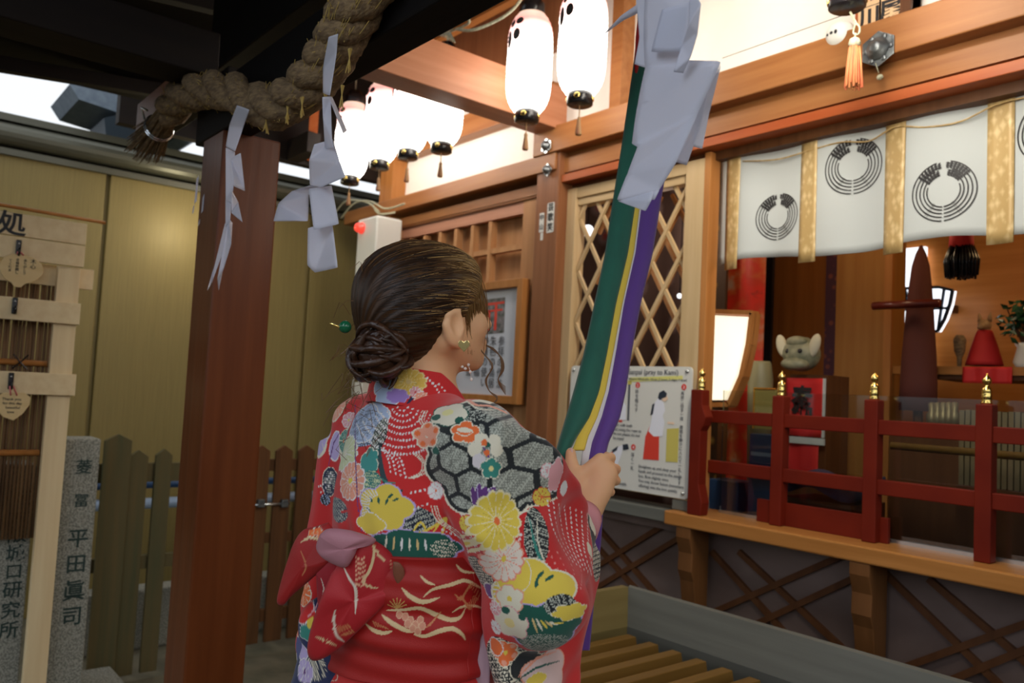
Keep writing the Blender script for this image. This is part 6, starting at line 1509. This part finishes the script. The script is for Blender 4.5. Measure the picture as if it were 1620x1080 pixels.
piece('bow_loop',[(552,858,D),(575,848,D-.01),(605,862,D),(626,882,D+.005),(640,898,D+.01),(642,916,D+.01),(632,934,D),(608,958,D-.005),(577,988,D-.01),(540,1023,D),(512,1041,D),(493,1044,D+.005),(486,1026,D+.005),(494,985,D),(510,940,D-.01),(530,895,D)],.022,(.42,.012,.018),dk1)
def dk0(C): C.stroke(scurve([(536,870),(520,880),(505,895)],10),3,GO)
def dkL(C):
    C.stroke(scurve([(476,858),(490,850),(508,854)],12),5,GO); C.stroke(scurve([(476,872),(484,895),(478,910)],12),3,BR)
    for px,py in ((494,842),(502,840),(508,846)): C.plum(px,py,7,ORA,CRM,GLD)
piece('bow_tail',[(520,826,D+.04),(500,832,D+.05),(480,838,D+.06),(466,856,D+.065),(455,885,D+.07),(443,925,D+.075),(438,952,D+.075),(448,957,D+.07),(462,942,D+.06),(482,925,D+.05),(505,905,D+.03),(525,888,D+.01),(545,868,D)],.016,(.36,.010,.010),dkL)
piece('bow_tail',[(500,905,D+.03),(530,880,D),(560,880,D),(552,920,D),(545,965,D+.02),(512,985,D+.035),(503,955,D+.04)],.014,(.34,.010,.022),lambda C: C.stroke(scurve([(508,915),(512,930),(510,945)],8),3,(.72,.6,.5)))
piece('bow_knot',[(506,845,D-.01),(520,836,D-.015),(550,838,D-.02),(578,846,D-.02),(594,852,D-.01),(590,860,D-.01),(568,866,D-.02),(560,880,D-.02),(548,897,D-.015),(530,893,D-.01),(508,880,D-.005),(500,865,D)],.020,(.46,.20,.24),lambda C:None)
piece('loop_lining',[(622,888,D-.018),(632,890,D-.018),(640,902,D-.015),(638,918,D-.014),(630,925,D-.014),(622,908,D-.016)],.004,(.22,.07,.035),lambda C: None)
# lower sash fold peeking left of the loop
def dh(C):
    C.cloud(480,965,14,16,RED,WHT,5); C.stroke([(480,985),(500,960),(505,945)],2.5,PNK); C.cloud(487,1000,16,12,TEA,WHT,5); C.disc(492,985,7,9,YEL); C.disc(478,1030,9,12,LIL,WHT); C.mesh(500,1055,18,22,0,CRM,.2,(.02,.03,.07)); C.chrys(482,1062,15,20,LIL,WHT,PUR,9)
pk=[(502,944,1.27),(486,955,1.27),(474,975,1.27),(472,1000,1.27),(478,1020,1.27),(466,1060,1.28),(460,1120,1.28),(560,1120,1.24),(560,1040,1.23),(520,990,1.24)]
V,Q=pillow('x',[at(*p) for p in pk],None,None,R[:,2]*.02,12,k=360); V,Q=subdiv(V,Q); C=Cloth(V,Q,(.02,.03,.10)); dh(C); fastobj('overfold',V,Q,m_k,kim,C.C)

# ------------------------------------------------------------------ bell rope of coloured cloth
br=thing('bell_rope',tuple(at(960,600,1.52)),'green, yellow and purple cloth bell rope swung from above into her hand','bell rope')
def rd(y): return 1.463+max(0,(742-y))*.00062 if y<742 else 1.463
def strip(name,rows,col,doff=0,curve=.006,dep=None):
    R_=[]
    m=len(rows); ys=np.linspace(0,m-1,70)
    for t in ys:
        i=min(int(t),m-2); f=t-i; f=f*f*(3-2*f) if 0 else f; y=rows[i][0]*(1-f)+rows[i+1][0]*f; a=rows[i][1]*(1-f)+rows[i+1][1]*f; b=rows[i][2]*(1-f)+rows[i+1][2]*f
        d=(dep(y) if dep else rd(y))+doff
        R_.append([at(a+(b-a)*s,y,d-curve*math.sin(math.pi*s)) for s in np.linspace(0,1,9)])
    return obj(name,MB().grid(R_),col,br,True,solid=.004)
gm_=mat('bright_green_cloth',(.006,.125,.075),.65,0,(.005,.105,.065),40,(1,1,.1),sheen=.3); ym=mat('yellow_cloth',(.82,.58,.06),.7,sheen=.3); pm=mat('purple_cloth',(.11,.035,.26),.6,sheen=.3); wm=mat('cream_cloth',(.75,.70,.68),.8)
strip('green_strip',[(-430,1090,1130),(-160,1034,1075),(100,1003,1040),(230,984,1022),(330,968,1004),(400,958,993),(480,941,974),(560,924,960),(620,908,948),(660,896,932),(690,887,912),(715,880,899),(745,877,897),(790,882,905)],gm_,0,.012)
strip('yellow_strip',[(-430,1126,1136),(-160,1070,1080),(100,1036,1046),(330,1002,1011),(400,992,1002),(480,973,984),(560,957,969),(620,943,957),(660,930,944),(690,914,930),(712,906,924)],ym,.002,.003)
strip('white_strip',[(-430,1134,1142),(-160,1078,1086),(100,1044,1050),(330,1009,1015),(400,1000,1006),(480,982,988),(560,967,975),(620,954,964),(660,940,953),(700,924,938),(740,918,936),(780,912,930)],wm,.006,.003)
strip('purple_strip',[(-430,1140,1176),(-160,1084,1120),(100,1048,1082),(330,1013,1043),(400,1004,1032),(480,986,1013),(560,973,998),(620,962,989),(660,951,980),(700,936,962),(725,930,956),(760,928,950)],pm,.006,.010)
strip('red_strip',[(-160,1030,1046),(60,1006,1020),(105,1004,1020),(118,1005,1016)],'red',-.004,.004)
strip('purple_tail',[(780,925,955),(860,914,950),(940,904,940),(985,902,936),(1028,905,932)],pm,0,.006,lambda y:1.50)
0 and obj('cord_core',MB().tube([at(940,740,1.474),at(1030,100,rd(100)+.03),at(1066,-160,rd(-160)+.03)],.006,12),'rope',br,True)
obj('grip_roll',MB().tube([at(944,740,1.466),at(934,765,1.468),at(928,800,1.468),at(925,860,1.485)],[.008,.012,.012,.010],12),pm,br,True)
for o in list(bpy.data.objects):
    if o.type=='MESH' and o.name.startswith('floor_hall'): pass
